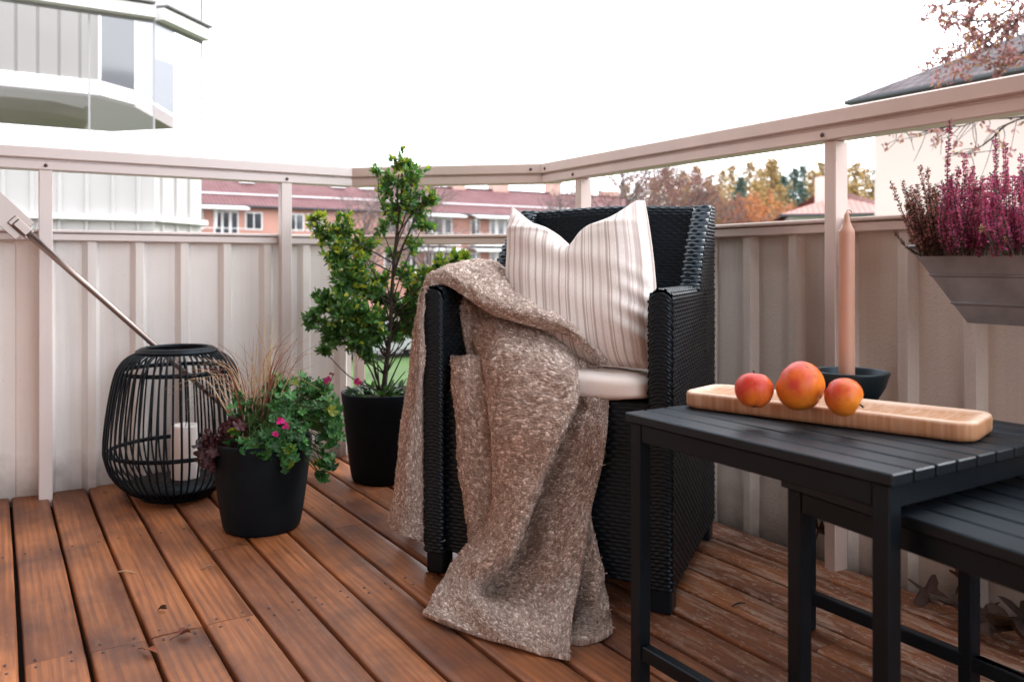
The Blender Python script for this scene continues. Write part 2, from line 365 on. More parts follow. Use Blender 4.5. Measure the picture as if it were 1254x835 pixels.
MT = dict(
    deck=deck_mat(),
    panel=paint('painted sheet metal', (0.80, 0.775, 0.755), 0.5, 0.06, 2.2, 0.2, 240, dirt=(0.16, 0.12, 0.10)),
    panel_r=paint('shaded painted sheet metal', (0.71, 0.65, 0.60), 0.55, 0.10, 2.6, 0.3, 150, dirt=(0.10, 0.075, 0.06)),  # same sheet as panel; the wall's shade is put into a darker base
    alu=paint('painted aluminium rail', (0.68, 0.62, 0.61), 0.42, 0.06, 4.0, 0.06, 150, metal=0.15),
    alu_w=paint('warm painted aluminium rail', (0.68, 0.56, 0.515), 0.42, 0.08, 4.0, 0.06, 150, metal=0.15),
    screw=paint('dark screw', (0.10, 0.07, 0.07), 0.5, 0.0, 3, 0, metal=0.5),
    wicker=black_paint('black wicker', (0.009, 0.014, 0.020), 0.34, 0.34, 0.1, 300),
    iron=black_paint('black coated metal', (0.010, 0.016, 0.023), 0.42, 0.28, 0.08, 220),
    slat=black_paint('black coated slat', (0.011, 0.017, 0.024), 0.44, 0.40, 0.06, 220),
    cane=black_paint('black lacquered cane', (0.008, 0.011, 0.015), 0.42, 0.25, 0.1, 200),
    pot=black_paint('matte black pot', (0.010, 0.014, 0.019), 0.60, 0.18, 0.1, 220),
    soil=paint('potting soil', (0.035, 0.024, 0.018), 0.95, 0.3, 40, 0.8, 120),
    steel=paint('brushed steel', (0.30, 0.255, 0.24), 0.38, 0.08, 8, 0.05, 60, metal=1.0),
    zinc=paint('zinc sheet', (0.31, 0.325, 0.355), 0.5, 0.18, 14, 0.12, 90, metal=0.55),
    pillow=stripes_mat(),
    cushion=paint('cream canvas', (0.84, 0.77, 0.73), 0.9, 0.04, 8, 0.25, 500, spec=0.15),
    wool=colmat('boucle wool', 0.95, 0.08, 0.35, 420, 0.5, 700),
    board=wood_mat('pale beech board', (0.64, 0.44, 0.32), (0.82, 0.64, 0.52), (4, 60, 60)),
    bowl=black_paint('black ceramic', (0.012, 0.017, 0.02), 0.45, 0.5, 0.02, 100),
    white_wax=wax_mat('white wax', (0.88, 0.84, 0.83)),
    pink_wax=wax_mat('dusty pink wax', (0.52, 0.30, 0.225), 0.15),
    wick=paint('wick', (0.75, 0.68, 0.62), 0.9, 0.1, 50, 0),
    leaf=leafmat('leaf', 0.38, 0.28),
    leaf_soft=leafmat('soft leaf', 0.42, 0.25, 0.3),
    petal=leafmat('petal', 0.6, 0.35, 0.2),
    dry=leafmat('dry blade', 0.6, 0.2, 0.3),
    far_leaf=leafmat('far foliage', 0.7, 0.2, 0.15),
    bark=paint('bark', (0.085, 0.06, 0.052), 0.9, 0.3, 40, 0.6, 90),
    far_bark=paint('far bark', (0.20, 0.15, 0.145), 0.9, 0.2, 2, 0),
    lawn=paint('lawn', (0.055, 0.12, 0.02), 0.95, 0.25, 1.2, 0.3, 8),
    ground=paint('ground', (0.12, 0.12, 0.07), 0.95, 0.3, 0.4, 0.3, 5),
    asphalt=paint('asphalt', (0.10, 0.10, 0.105), 0.9, 0.1, 2, 0.3, 60),
    hill=paint('hill', (0.10, 0.09, 0.04), 0.95, 0.3, 0.1, 0),
    render_pink=paint('pale pink plaster', (0.60, 0.495, 0.46), 0.9, 0.03, 0.6, 0.15, 18),
    house_wall=paint('salmon plaster', (0.52, 0.35, 0.28), 0.9, 0.1, 1.4, 0.4, 30),
    soffit=paint('grey soffit', (0.40, 0.35, 0.35), 0.8, 0.08, 1.5, 0.1, 40),
    white=paint('white paint', (0.80, 0.79, 0.80), 0.5, 0.04, 2, 0.05, 60),
    nb_panel=paint('white ribbed sheet', (0.50, 0.495, 0.49), 0.5, 0.06, 2, 0.05, 60),
    far_panel=paint('greige ribbed sheet', (0.30, 0.28, 0.26), 0.6, 0.05, 2, 0),
    far_side=paint('pale blue grey sheet', (0.30, 0.315, 0.36), 0.6, 0.05, 2, 0),
    barline=paint('pale grey glazing bar', (0.42, 0.42, 0.44), 0.6, 0.05, 2, 0),
    greyline=paint('grey seal', (0.30, 0.30, 0.32), 0.6, 0.05, 2, 0),
    glass=glass_mat('balcony glass', 0.03, gain=0.8),
    pane=paint('dark window pane', (0.06, 0.07, 0.085), 0.08, 0.2, 0.5, 0, spec=1.0),
    brick=brick_mat('red brick', (0.50, 0.20, 0.15), (0.44, 0.165, 0.125), (0.52, 0.36, 0.31), 5.0),
    facade=paint('salmon facade', (0.55, 0.295, 0.24), 0.9, 0.05, 0.5, 0.1, 10),
    tile=tile_mat('red roof tile', (0.15, 0.072, 0.078), (0.215, 0.118, 0.124), sx=3.4, sy=2.8),
    tile_grey=tile_mat('grey brown roof tile', (0.055, 0.045, 0.05), (0.16, 0.135, 0.145), sx=2.6, sy=2.2),
    tile_pink=tile_mat('pale red roof tile', (0.36, 0.19, 0.17), (0.42, 0.25, 0.225), sx=3.4, sy=2.8),
    gutter=paint('dark gutter', (0.035, 0.04, 0.05), 0.5, 0.1, 2, 0),
    awning=paint('pale awning', (0.72, 0.76, 0.76), 0.8, 0.03, 2, 0),
    car=paint('silver car paint', (0.42, 0.43, 0.45), 0.3, 0.03, 2, 0, metal=0.4),
    car_glass=paint('car glass', (0.02, 0.025, 0.03), 0.08, 0.0, 1, 0, spec=0.8),
    rubber=paint('tyre rubber', (0.02, 0.02, 0.02), 0.8, 0.1, 20, 0),
    joint=paint('dark underlay', (0.012, 0.009, 0.008), 0.95, 0.1, 5, 0),
)

# ================================================================== THE BALCONY
XW, YW = 1.765, 3.045            # panel planes of the right and the left parapet
C1 = (1.15, 2.985); C2 = (1.705, 2.49)   # ends of the chamfered corner (rail line)

# --- deck
def deck():
    g = G(); pitch = 0.1065; gap = 0.0085; x = 0.040 - 14 * pitch; k = 0
    while x < 1.74:
        x0, x1 = x + gap / 2, min(x + pitch - gap / 2, 1.752)
        # far end follows the chamfered corner
        xm = (x0 + x1) / 2
        yend = YW - 0.006 if xm < 1.16 else YW - 0.006 - (xm - 1.16) * 0.89
        cuts = [-1.6]
        if 13 <= k <= 17: cuts.append(1.745 + 0.004 * ((k * 37) % 3 - 1))
        elif k > 17: cuts.append(0.25 + 0.9 * ((k * 53) % 7) / 7 if k % 3 else 2.2)
        cuts.append(yend)
        for a, b in zip(cuts[:-1], cuts[1:]):
            worn = float(np.clip((xm - 0.98) / 0.35, 0, 1)) * (0.75 + 0.25 * R.random())
            worn = max(worn, 0.10 * R.random())
            nseg = 14
            ys = np.linspace(a + 0.0012, b - 0.0012, nseg)
            dz = R.uniform(-0.0012, 0.0012); bv = 0.004
            sec = np.array([(x0, -0.028), (x0, -bv), (x0 + bv * 0.4, -bv * 0.4), (x0 + bv, 0), (x0 + 0.02, 0.0006), ((x0 + x1) / 2, 0.001), (x1 - 0.02, 0.0006), (x1 - bv, 0), (x1 - bv * 0.4, -bv * 0.4), (x1, -bv), (x1, -0.028)])
            wob = 0.0012 * np.sin(ys * 3.1 + k) + R.normal(0, 0.0002, nseg)
            Pt = np.stack([sec[None, :, 0] + wob[:, None], np.broadcast_to(ys[:, None], (nseg, len(sec))), np.broadcast_to(sec[None, :, 1] + dz, (nseg, len(sec)))], -1)
            g.grid(Pt[:, ::-1], (R.random(), worn, 0))
            for e in (0, nseg - 1): g.add(Pt[e], np.arange(len(sec))[None], (R.random(), worn, 0), smooth=False)
        x += pitch; k += 1
    return structure(g.build('deck', MT['deck']))
deck()
g = G(); g.box((-1.5, -1.6, -0.20), (1.80, 3.06, -0.032)); structure(g.build('deck_underlay', MT['joint']))
# screw heads
g = G()
for k in range(13, 24):
    xm = 0.040 + (k - 14) * 0.1065 + 0.053
    for yy in (1.725, 1.765, 2.42, 0.98):
        for dx in (-0.028, 0.028):
            g.lathe([(0, 0.0024), (0.0022, 0.0022), (0.0034, 0.0008)], 8, (xm + dx + R.uniform(-.003, .003), yy + R.uniform(-.006, .006), 0.0006))
structure(g.build('deck_screws', MT['screw']))

# --- parapets
def rib_profile(length, first, pitch, w=0.050, d=0.021, s=0.014):
    """(along, depth) pairs of a folded sheet with standing ribs"""
    pts = [(0.0, 0.0)]; x = first
    while x < length - w:
        if x - w / 2 > 0.001:
            pts += [(x - w / 2, 0.0), (x - w / 2 + s, d), (x + w / 2 - s, d), (x + w / 2, 0.0)]
        x += pitch
    pts.append((length, 0.0)); return pts
def sheet(p0, p1, inward, prof, z0, z1):
    g = G(); p0 = np.array(p0, float); d = nrm(np.array(p1, float) - p0); inn = np.array(inward, float)
    base = np.array([p0 + d * a + inn * b for a, b in prof])
    rnd = []
    zs = np.linspace(z0, z1, 7)
    Pt = np.array([[list(b) + [z] for b in base] for z in zs])
    Pt[1:-1, :, :2] += (R.normal(0, 0.0007, (5, len(base), 1))) * inn
    g.grid(Pt, smooth=False)
    return g
def rail(g, p0, p1, inw, z1=1.10):
    """two-part handrail: wide flat upper profile, slightly recessed lower profile"""
    p0 = np.array(list(p0) + [0.0]); p1 = np.array(list(p1) + [0.0]); inw = np.array(list(inw) + [0.0])
    a = lambda p, off, z: p + inw * off + np.array([0, 0, z])
    g.beam(a(p0, 0.0, z1 - 0.019), a(p1, 0.0, z1 - 0.019), 0.062, 0.038, 0.004)
    g.beam(a(p0, -0.002, z1 - 0.0405), a(p1, -0.002, z1 - 0.0405), 0.040, 0.007, 0.0)
    g.beam(a(p0, -0.0015, z1 - 0.0575), a(p1, -0.0015, z1 - 0.0575), 0.052, 0.029, 0.003)
def mid(g, p0, p1, inw, off):
    p0 = np.array(list(p0) + [0.0]); p1 = np.array(list(p1) + [0.0]); inw = np.array(list(inw) + [0.0])
    a = lambda p, o, z: p + inw * o + np.array([0, 0, z])
    g.beam(a(p0, off, 0.8395), a(p1, off, 0.8395), 0.050, 0.011, 0.003)
    g.beam(a(p0, off - 0.004, 0.821), a(p1, off - 0.004, 0.821), 0.044, 0.024, 0.003)
def screwdot(parent, p, n):
    g = G(); p = Vector(p); n = Vector(n); q = n.to_track_quat('Z', 'Y').to_matrix().to_4x4(); q.translation = p
    prof = np.array([(0, 0.003), (0.004, 0.0026), (0.0058, 0.0)]); an = np.linspace(0, 2 * PI, 12, endpoint=False)
    ring = np.stack([prof[:, 0, None] * np.cos(an), prof[:, 0, None] * np.sin(an), np.broadcast_to(prof[:, 1, None], (3, 12))], -1)
    v = ring @ np.array(q)[:3, :3].T + np.array(q)[:3, 3]
    g.grid(v[::-1], wrap=True); g.build('screw', MT['screw'], parent)

# left parapet (Y = const)
lp = thing('parapet', 'pale grey ribbed parapet with two posts behind the lantern', 'parapet', (0.0, YW, 0))
prof = rib_profile(2.05, 0.0, 0.143)
# ribs measured from x = -0.9
x0 = -0.90
pr = [(0.0, 0.0)]
for xr in [0.268 + 0.1435 * k for k in range(-8, 7)]:
    if abs(xr - 0.125) < 0.03:
        pr += [(0.052 - x0, 0.0), (0.056 - x0, 0.006), (0.150 - x0, 0.030), (0.165 - x0, 0.0)]; continue
    if xr > 1.13: break
    pr += [(xr - 0.028 - x0, 0.0), (xr - 0.012 - x0, 0.021), (xr + 0.012 - x0, 0.021), (xr + 0.024 - x0, 0.0)]
pr.append((1.17 - x0, 0.0))
sheet((x0, YW), (1.17, YW), (0, -1), pr, -0.06, 0.815).build('panel', MT['panel'], lp)
g = G(); rail(g, (-0.95, 2.985), (1.148, 2.985), (0, -1)); g.build('handrail', MT['alu'], lp)
g = G(); mid(g, (-0.95, 3.03), (1.16, 3.03), (0, -1), 0.0); g.build('mid_rail', MT['alu'], lp)
for px in (-0.62, 0.133, 0.893):
    g = G(); g.box((px - 0.019, 2.962, -0.03), (px + 0.019, 3.004, 1.028), 0.002); g.build('post', MT['alu'], lp)
    screwdot(lp, (px, 2.958, 1.042), (0, -1, 0))
# chamfered corner
cp = thing('corner_railing', 'open two-rail corner railing behind the potted shrub and the wicker chair', 'railing', (1.43, 2.74, 0))
d = nrm(np.array(C2) - np.array(C1)); inn = np.array([-abs(d[1]), -abs(d[0])])
g = G(); rail(g, np.array(C1) + d * 0.003, np.array(C2) - d * 0.002, inn); g.build('handrail', MT['alu_w'], cp)
g = G(); mid(g, np.array(C1) + d * 0.02, np.array(C2) - d * 0.004, inn, -0.03); g.build('mid_rail', MT['alu_w'], cp)
g = G(); g.box((1.166, 2.978, -0.03), (1.20, 3.015, 0.81), 0.002); g.build('post', MT['alu_w'], cp)
screwdot(cp, (C1[0] + 0.022, C1[1] - 0.055, 1.078), tuple(inn) + (0,)); screwdot(cp, (C2[0] - 0.06, C2[1] + 0.0105, 1.078), tuple(inn) + (0,))
# right parapet (X = const)
rp = thing('parapet', 'shaded taupe ribbed parapet behind the tables and the wicker chair, carrying the zinc planter', 'parapet', (XW, 0.9, 0))
y0 = 2.44
pr = [(0.0, 0.0)]
for yr in [0.962 + 0.1532 * k for k in range(9, -17, -1)]:
    a = y0 - yr
    if a < 0.04 or a > 3.85: continue
    pr += [(a - 0.026, 0.0), (a - 0.012, 0.021), (a + 0.012, 0.021), (a + 0.026, 0.0)]
pr.append((3.95, 0.0))
sheet((XW, y0), (XW, y0 - 3.95), (-1, 0), pr, -0.06, 0.815).build('panel', MT['panel_r'], rp)
g = G(); rail(g, (1.705, 2.488), (1.705, -1.5), (-1, 0)); g.build('handrail', MT['alu_w'], rp)
g = G(); mid(g, (1.75, 2.46), (1.75, -1.5), (-1, 0), 0.0); g.build('mid_rail', MT['alu_w'], rp)
for py in (2.28, 1.271, 0.262, -0.75):
    g = G(); g.box((1.694, py - 0.016, -0.03), (1.741, py + 0.016, 1.028), 0.002); g.build('post', MT['alu_w'], rp)
    screwdot(rp, (1.6785, py + 0.01, 1.042), (-1, 0, 0))
screwdot(rp, (1.6735, 2.452, 1.078), (-1, 0, 0))

# the house the balcony belongs to, 
g = G()
g.box((-1.3, -3.0, -3.0), (-1.02, 3.6, 6.0)); 
structure(g.build('house_wall', MT['house_wall']))
def prism(g, poly, z0, z1):
    n = len(poly); v = np.concatenate([np.c_[poly, np.full(n, z0)], np.c_[poly, np.full(n, z1)]])
    fs = [np.arange(n)[::-1], np.arange(n) + n] + [np.array([i, (i + 1) % n, (i + 1) % n + n, i + n]) for i in range(n)]
    g.add(v, fs, smooth=False); return g

ub = thing('upper_balcony', 'grey balcony slab overhead, projecting from the house wall above the deck', 'balcony', (0, 0.7, 2.6))
g = G(); prism(g, np.array([(-1.015, -2.2), (0.95, -2.2), (0.95, 2.75), (0.60, 3.12), (-1.015, 3.12)]), 2.56, 2.70); g.build('slab', MT['soffit'], ub)
g = G(); g.beam((0.975, -2.2, 2.64), (0.975, 2.75, 2.64), 0.045, 0.20, 0.004); g.build('fascia', MT['white'], ub)

# ================================================================== LANTERN + TOOL
LC = P(217, 325, 2.625); LC[2] = 0
lan = thing('lantern', 'black bulbous cane lantern holding a white candle, in front of the left parapet', 'lantern', LC)
pr = np.array([(0.96, 1.0)]) * np.array([(0.100, 0.012), (0.150, 0.030), (0.198, 0.080), (0.218, 0.135), (0.221, 0.165), (0.216, 0.235), (0.205, 0.31), (0.192, 0.375), (0.178, 0.412), (0.153, 0.440), (0.120, 0.455)])
tt = np.linspace(0, 1, len(pr)); ts = np.linspace(0, 1, 34)
def crs(arr, n):
    """Catmull-Rom resample along axis 0"""
    arr = np.asarray(arr, float); m = len(arr); ext = np.concatenate([2 * arr[:1] - arr[1:2], arr, 2 * arr[-1:] - arr[-2:-1]])
    t = np.linspace(0, m - 1, n); i = np.minimum(t.astype(int), m - 2); f = (t - i).reshape((-1,) + (1,) * (arr.ndim - 1))
    a, b, c, d_ = ext[i], ext[i + 1], ext[i + 2], ext[i + 3]
    return 0.5 * (2 * b + (c - a) * f + (2 * a - 5 * b + 4 * c - d_) * f ** 2 + (3 * b - a - 3 * c + d_) * f ** 3)
prs = crs(pr, 34)
for k in range(56):
    an = 2 * PI * k / 56 + R.normal(0, 0.008); tw = R.normal(0, 0.012)
    a2 = an + tw * np.linspace(0, 1, 34)
    pts = np.stack([prs[:, 0] * np.cos(a2), prs[:, 0] * np.sin(a2), prs[:, 1]], -1) + LC
    # flat split cane: wider across than deep
    ra = np.stack([np.cos(a2), np.sin(a2), 0 * a2], -1); ta = np.stack([-np.sin(a2), np.cos(a2), 0 * a2], -1)
    tg = nrm(np.gradient(pts, axis=0)); no = nrm(np.cross(ta, tg))
    w = 0.0031 + R.normal(0, 0.0003)
    ring = np.stack([pts + ta * w + no * .001, pts + ta * w * .6 + no * .0028, pts - ta * w * .6 + no * .0028, pts - ta * w + no * .001, pts - ta * w * .7 - no * .002, pts + ta * w * .7 - no * .002], 1)
    g = G(); g.grid(ring, wrap=True); g.build('bar', MT['cane'], lan)
for r_, z_, t_ in ((0.1795, 0.398, 0.0058), (0.2085, 0.150, 0.0058), (0.1420, 0.036, 0.006)):
    g = G(); an = np.linspace(0, 2 * PI, 64, endpoint=False)
    prof = [(r_ - 0.008 + t_ * math.cos(q) * 0.6, z_ + t_ * 1.15 * math.sin(q)) for q in np.linspace(0, 2 * PI, 9)]
    g.lathe(prof, 64, LC); g.build('hoop', MT['cane'], lan)
for j, (r_, z_) in enumerate(((0.117, 0.458), (0.108, 0.4635), (0.099, 0.466))):
    g = G(); prof = [(r_ + 0.0062 * math.cos(q), z_ + 0.0062 * math.sin(q)) for q in np.linspace(0, 2 * PI, 10)]
    g.lathe(prof, 64, LC); g.build('rim', MT['cane'], lan)
g = G(); g.lathe([(0, 0.0), (0.105, 0.0), (0.112, 0.006), (0.112, 0.03), (0.15, 0.036), (0.15, 0.044), (0, 0.046)], 56, LC); g.build('base', MT['cane'], lan)
cc = LC + W(0.012, 0.035, 0.046)
g = G(); g.lathe([(0, 0), (0.041, 0), (0.043, 0.004), (0.043, 0.165), (0.0415, 0.171), (0.037, 0.172), (0.032, 0.166), (0.012, 0.163), (0, 0.163)], 40, cc)
o = thing('pillar_candle', 'thick white pillar candle standing inside the black cane lantern', 'candle', cc); g.build('wax', MT['white_wax'], o)
g = G(); g.tube([cc + np.array([0, 0, .162]), cc + np.array([0.001, 0, .17]), cc + np.array([0.004, 0.001, .178])], .0012, 6); g.build('wick', MT['joint'], o)

# long steel tool leaning in the corner
tA = P(14, 268, 2.47); tB = np.array([0.90, 2.992, 0.012])
tl = thing('garden_tool', 'long thin steel pole with a flat bracketed steel blade, leaning behind the lantern', 'tool', tB)
dirT = nrm(tB - tA)
g = G(); g.tube([tA + dirT * 0.03, tA + dirT * 0.3, tA + (tB - tA) * 0.5, tB], [0.0105, 0.0098, 0.009, 0.0085], 14); g.build('pole', MT['steel'], tl)
fx = Vector(dirT); fy = Vector((0, -1, 0.25)); fy = (fy - fx * fy.dot(fx)).normalized(); fz = fx.cross(fy)
Mx = Matrix((fx, fz, fy)).transposed().to_4x4(); Mx.translation = Vector(tA)
g = G(); g.box((-0.20, -0.037, -0.006), (0.052, 0.037, -0.003), 0.001, Mx); g.build('blade', MT['steel'], tl)
g = G(); g.box((0.0, -0.016, -0.003), (0.07, 0.016, 0.004), 0.002, Mx); g.box((0.012, -0.0135, 0.004), (0.062, 0.0135, 0.013), 0.003, Mx)
g.build('socket', MT['steel'], tl)

# ================================================================== PLANTS: helpers
OV = np.array([(0, 0, 0), (.33, 0, -.02), (.68, 0, -.03), (1, 0, -.10), (.30, .46, .10), (.66, .40, .09), (.30, -.46, .10), (.66, -.40, .09)], float)
OVF = [np.array([[1, 2, 5, 4], [2, 1, 6, 7]]), np.array([[0, 1, 4], [2, 3, 5], [1, 0, 6], [3, 2, 7]])]
DI = np.array([(0, 0, 0), (.5, .42, .08), (1, 0, -.06), (.5, -.42, .08)], float); DIF = [np.array([[0, 3, 2, 1]])]
def leaves(g, pos, d, n, L, Wd, col, tpl=OV, tf=OVF):
    pos = np.asarray(pos, float); d = nrm(d); n = np.asarray(n, float); s = nrm(np.cross(n, d)); n = np.cross(d, s)
    L = np.broadcast_to(L, (len(pos),))[:, None, None]; Wd = np.broadcast_to(Wd, (len(pos),))[:, None, None]
    v = pos[:, None] + tpl[None, :, :1] * L * d[:, None] + tpl[None, :, 1:2] * Wd * s[:, None] + tpl[None, :, 2:3] * Wd * n[:, None]
    k = len(tpl); base = (np.arange(len(pos)) * k)[:, None, None]
    fs = [(f[None] + base).reshape(-1, f.shape[1]) for f in tf]
    c = np.repeat(np.broadcast_to(np.asarray(col, float), (len(pos), 3)), k, 0)
    g.add(v.reshape(-1, 3), fs, c)
def lobed(nl=5, n=25):
    a = np.linspace(-PI, PI, n, endpoint=False); r = 0.5 * (1 + 0.17 * np.cos(nl * a) + 0.05 * np.cos(3 * nl * a)) * np.where(abs(abs(a) - PI) < 0.22, 0.45, 1)
    v = [(0.42, 0, 0)] + [(0.42 + r_ * math.cos(q), r_ * math.sin(q), 0.10 * math.cos(nl * q) + 0.12 * (2 * r_) ** 2) for q, r_ in zip(a, r)]
    f = np.array([(0, i + 1, (i + 1) % n + 1) for i in range(n)])
    return np.array(v), [f]
GV, GF = lobed()
def rdir(n): return nrm(R.normal(size=(n, 3)))

def pot(name, label, c, rt, rb, h, lip=0.006):
    o = thing(name, label, 'flower pot', c)
    prof = [(0, 0), (rb - 0.012, 0), (rb - 0.004, 0.004), (rb, 0.014)]
    for q in np.linspace(0.1, 1, 10): prof.append((rb + (rt - rb) * q ** 0.85, 0.014 + (h - 0.014) * q))
    prof += [(rt - 0.001, h + 0.003), (rt - lip, h + 0.003), (rt - lip - 0.002, h - 0.004), (rt - lip - 0.004, h - 0.03)]
    g = G(); g.lathe(prof, 64, c); g.build('planter', MT['pot'], o)
    g = G(); an = np.linspace(0, 2 * PI, 40, endpoint=False); rr = np.linspace(0.002, rt - lip - 0.003, 9)
    Pt = np.stack([rr[:, None] * np.cos(an), rr[:, None] * np.sin(an), h - 0.028 + R.normal(0, 0.003, (9, 40))], -1) + c
    g.grid(Pt, wrap=True); g.build('soil', MT['soil'], o)
    return o

# --- front pot: trailing geranium, dry grass, purple coral bells
PC = P(321, 325, 2.305); PC[2] = 0
pot('flower_pot', 'round matte black pot overflowing with green leaves, standing beside the lantern', PC, 0.137, 0.105, 0.245)
top = PC + np.array([0, 0, 0.225])
ger = thing('geranium', 'bushy trailing ivy geranium with bright green lobed leaves and pink blooms', 'plant', top)
cl = [(352, 520, 30, 2.26, 46), (395, 505, 26, 2.32, 40), (345, 490, 26, 2.30, 34), (300, 500, 24, 2.30, 24), (400, 480, 22, 2.38, 26), (375, 475, 24, 2.38, 26), (330, 545, 26, 2.20, 26), (290, 530, 20, 2.25, 14), (412, 535, 18, 2.27, 20), (405, 565, 14, 2.26, 14), (402, 586, 8, 2.25, 6), (415, 510, 18, 2.28, 14), (360, 540, 26, 2.19, 22), (308, 545, 16, 2.19, 10), (425, 520, 12, 2.29, 8), (335, 470, 18, 2.33, 14), (352, 570, 8, 2.175, 4)]
stems = G(); lf = G(); tips = []
for u, v, rp_, D, n in cl:
    rad = rp_ * D / F * 0.92; c0 = P(u - max(0, u - 385) * 0.35, v, D)
    n = int(n * 1.5)
    p = c0 + rdir(n) * (R.random((n, 1)) ** 0.45) * rad * np.array([1, 1, 0.9])
    face = nrm(-(nrm(p - W(0, 0, EYE)) * 0.55) + np.array([0, 0, 0.75]) + R.normal(0, 0.38, (n, 3)) + (p - top) * 1.5)
    d = nrm(np.cross(face, rdir(n)))
    d = nrm(d + np.array([0, 0, -0.45]))
    L = R.uniform(0.016, 0.034, n)
    k = R.random((n, 1)); col = np.array((0.012, 0.068, 0.020)) * (1 - k) + np.array((0.06, 0.225, 0.045)) * k
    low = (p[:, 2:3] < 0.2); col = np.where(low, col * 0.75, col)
    yl = R.random(n) < 0.045; col[yl] = (0.22, 0.27, 0.03)
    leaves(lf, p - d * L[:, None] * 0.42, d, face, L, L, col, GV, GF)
    for i in range(0, n, 2):
        b = top + np.array([R.uniform(-.07, .07), R.uniform(-.07, .07), -0.01]); m = (b + p[i]) / 2 + np.array([0, 0, 0.05])
        stems.tube(crs(np.array([b, m, p[i]]), 7), [0.0019] * 4 + [0.0013] * 3, 5, (0.06, 0.12, 0.03), cap=False)
stems.build('stems', MT['leaf_soft'], ger); lf.build('foliage', MT['leaf_soft'], ger)
def bloom(u, v, D, n, r, parent, stalk=None, col=(0.62, 0.03, 0.27)):
    g = G(); c0 = P(u, v, D)
    for i in range(n):
        cc_ = c0 + R.normal(0, r * 0.55, 3); up = nrm(nrm(W(0, 0, EYE) - cc_) + R.normal(0, 0.5, 3)); a = nrm(np.cross(up, R.normal(size=3)))
        b = np.cross(up, a); an = np.arange(5) * 2 * PI / 5
        dd = np.cos(an)[:, None] * a + np.sin(an)[:, None] * b + up * 0.25
        leaves(g, np.repeat(cc_[None], 5, 0), dd, np.repeat(up[None], 5, 0), r * 0.75, r * 0.62, np.array(col) * R.uniform(0.7, 1.35))
    o = g.build('bloom', MT['petal'], parent)
    if stalk is not None:
        g = G(); g.tube(crs(np.array([P(*stalk), (P(*stalk) + c0) / 2 + np.array([0.01, 0, 0.012]), c0]), 7), 0.0014, 5, (0.09, 0.13, 0.04)); g.build('flower_stalk', MT['leaf_soft'], o)
bloom(344, 515, 2.19, 6, 0.011, ger); bloom(337, 533, 2.17, 4, 0.009, ger); bloom(350, 521, 2.18, 3, 0.008, ger)
bloom(401, 466, 2.37, 5, 0.010, ger, (390, 500, 2.37), (0.40, 0.04, 0.20))
bloom(407, 457, 2.38, 2, 0.007, ger, (398, 480, 2.38), (0.33, 0.06, 0.16))
# dry ornamental grass
gr = thing('ornamental_grass', 'tuft of dry tan grass blades rising from the front pot, arching over the lantern', 'plant', top)
g = G()
tipsl = [(318, 388), (330, 395), (352, 408), (365, 430), (300, 420), (285, 440), (262, 436), (345, 435), (375, 408), (312, 430), (350, 425), (378, 470), (258, 458), (272, 425), (246, 448), (338, 415), (322, 440), (301, 445), (362, 405), (385, 432), (240, 470), (232, 455), (369, 448), (355, 455), (295, 460), (330, 425), (225, 490), (210, 470), (278, 470)]
for i in range(92):
    u, v = tipsl[i % len(tipsl)]; u += R.normal(0, 9); v += R.normal(0, 9)
    b = top + np.array([R.normal(-0.005, .022), R.normal(0.03, .022), -0.02]); tip = P(u, v, 2.31 + R.normal(0, 0.06))
    m = b + (tip - b) * 0.55 + np.array([0, 0, 0.035 + 0.35 * abs(tip[0] - b[0]) + R.uniform(0, 0.03)]); e = tip + (tip - b) * np.array([.12, .12, 0]) - np.array([0, 0, 0.01])
    pts = crs(np.array([b, b + (m - b) * 0.5 + np.array([0, 0, .02]), m, tip]), 14)
    k = R.random(); col = np.array((0.40, 0.26, 0.18)) * (1 - k) + np.array((0.60, 0.45, 0.32)) * k
    if R.random() < 0.3: col = np.array((0.22, 0.08, 0.07))
    wv = np.linspace(1, 0.15, 14) * R.uniform(0.0013, 0.0024)
    sd = nrm(np.cross(nrm(np.gradient(pts, axis=0)), nrm(pts - W(0, 0, EYE)) + R.normal(0, .4, 3)))
    Pt = np.stack([pts - sd * wv[:, None], pts + sd * wv[:, None]], 1); g.grid(Pt, col)
g.build('blades', MT['dry'], gr)
# purple coral bells
cb = thing('coral_bells', 'dark purple coral bells leaves spilling over the left rim of the front pot', 'plant', P(270, 540, 2.28))
g = G()
for u, v, rp_, D, n in ((268, 538, 18, 2.24, 26), (262, 560, 14, 2.21, 18), (285, 525, 14, 2.24, 12), (252, 545, 12, 2.24, 10)):
    p = P(u, v, D) + rdir(n) * (R.random((n, 1)) ** .5) * rp_ * D / F
    fc = nrm(nrm(W(0, 0, EYE) - p) * .6 + np.array([0, 0, .6]) + R.normal(0, .4, (n, 3))); d = nrm(np.cross(fc, rdir(n)) + np.array([0, 0, -.5]))
    k = R.random((n, 1)); leaves(g, p, d, fc, R.uniform(.025, .042, n), R.uniform(.025, .040, n), np.array((0.028, 0.009, 0.014)) * (1 - k) + np.array((0.085, 0.024, 0.030)) * k, GV, GF)
for i in range(14):
    q = P(262 + R.normal(0, 10), 550 + R.normal(0, 14), 2.23); g.tube([top + np.array([-.05, .0, -.01]), (top + q) / 2 + np.array([0, 0, .03]), q], 0.0012, 5, (0.07, .02, .025))
g.build('foliage', MT['leaf_soft'], cb)

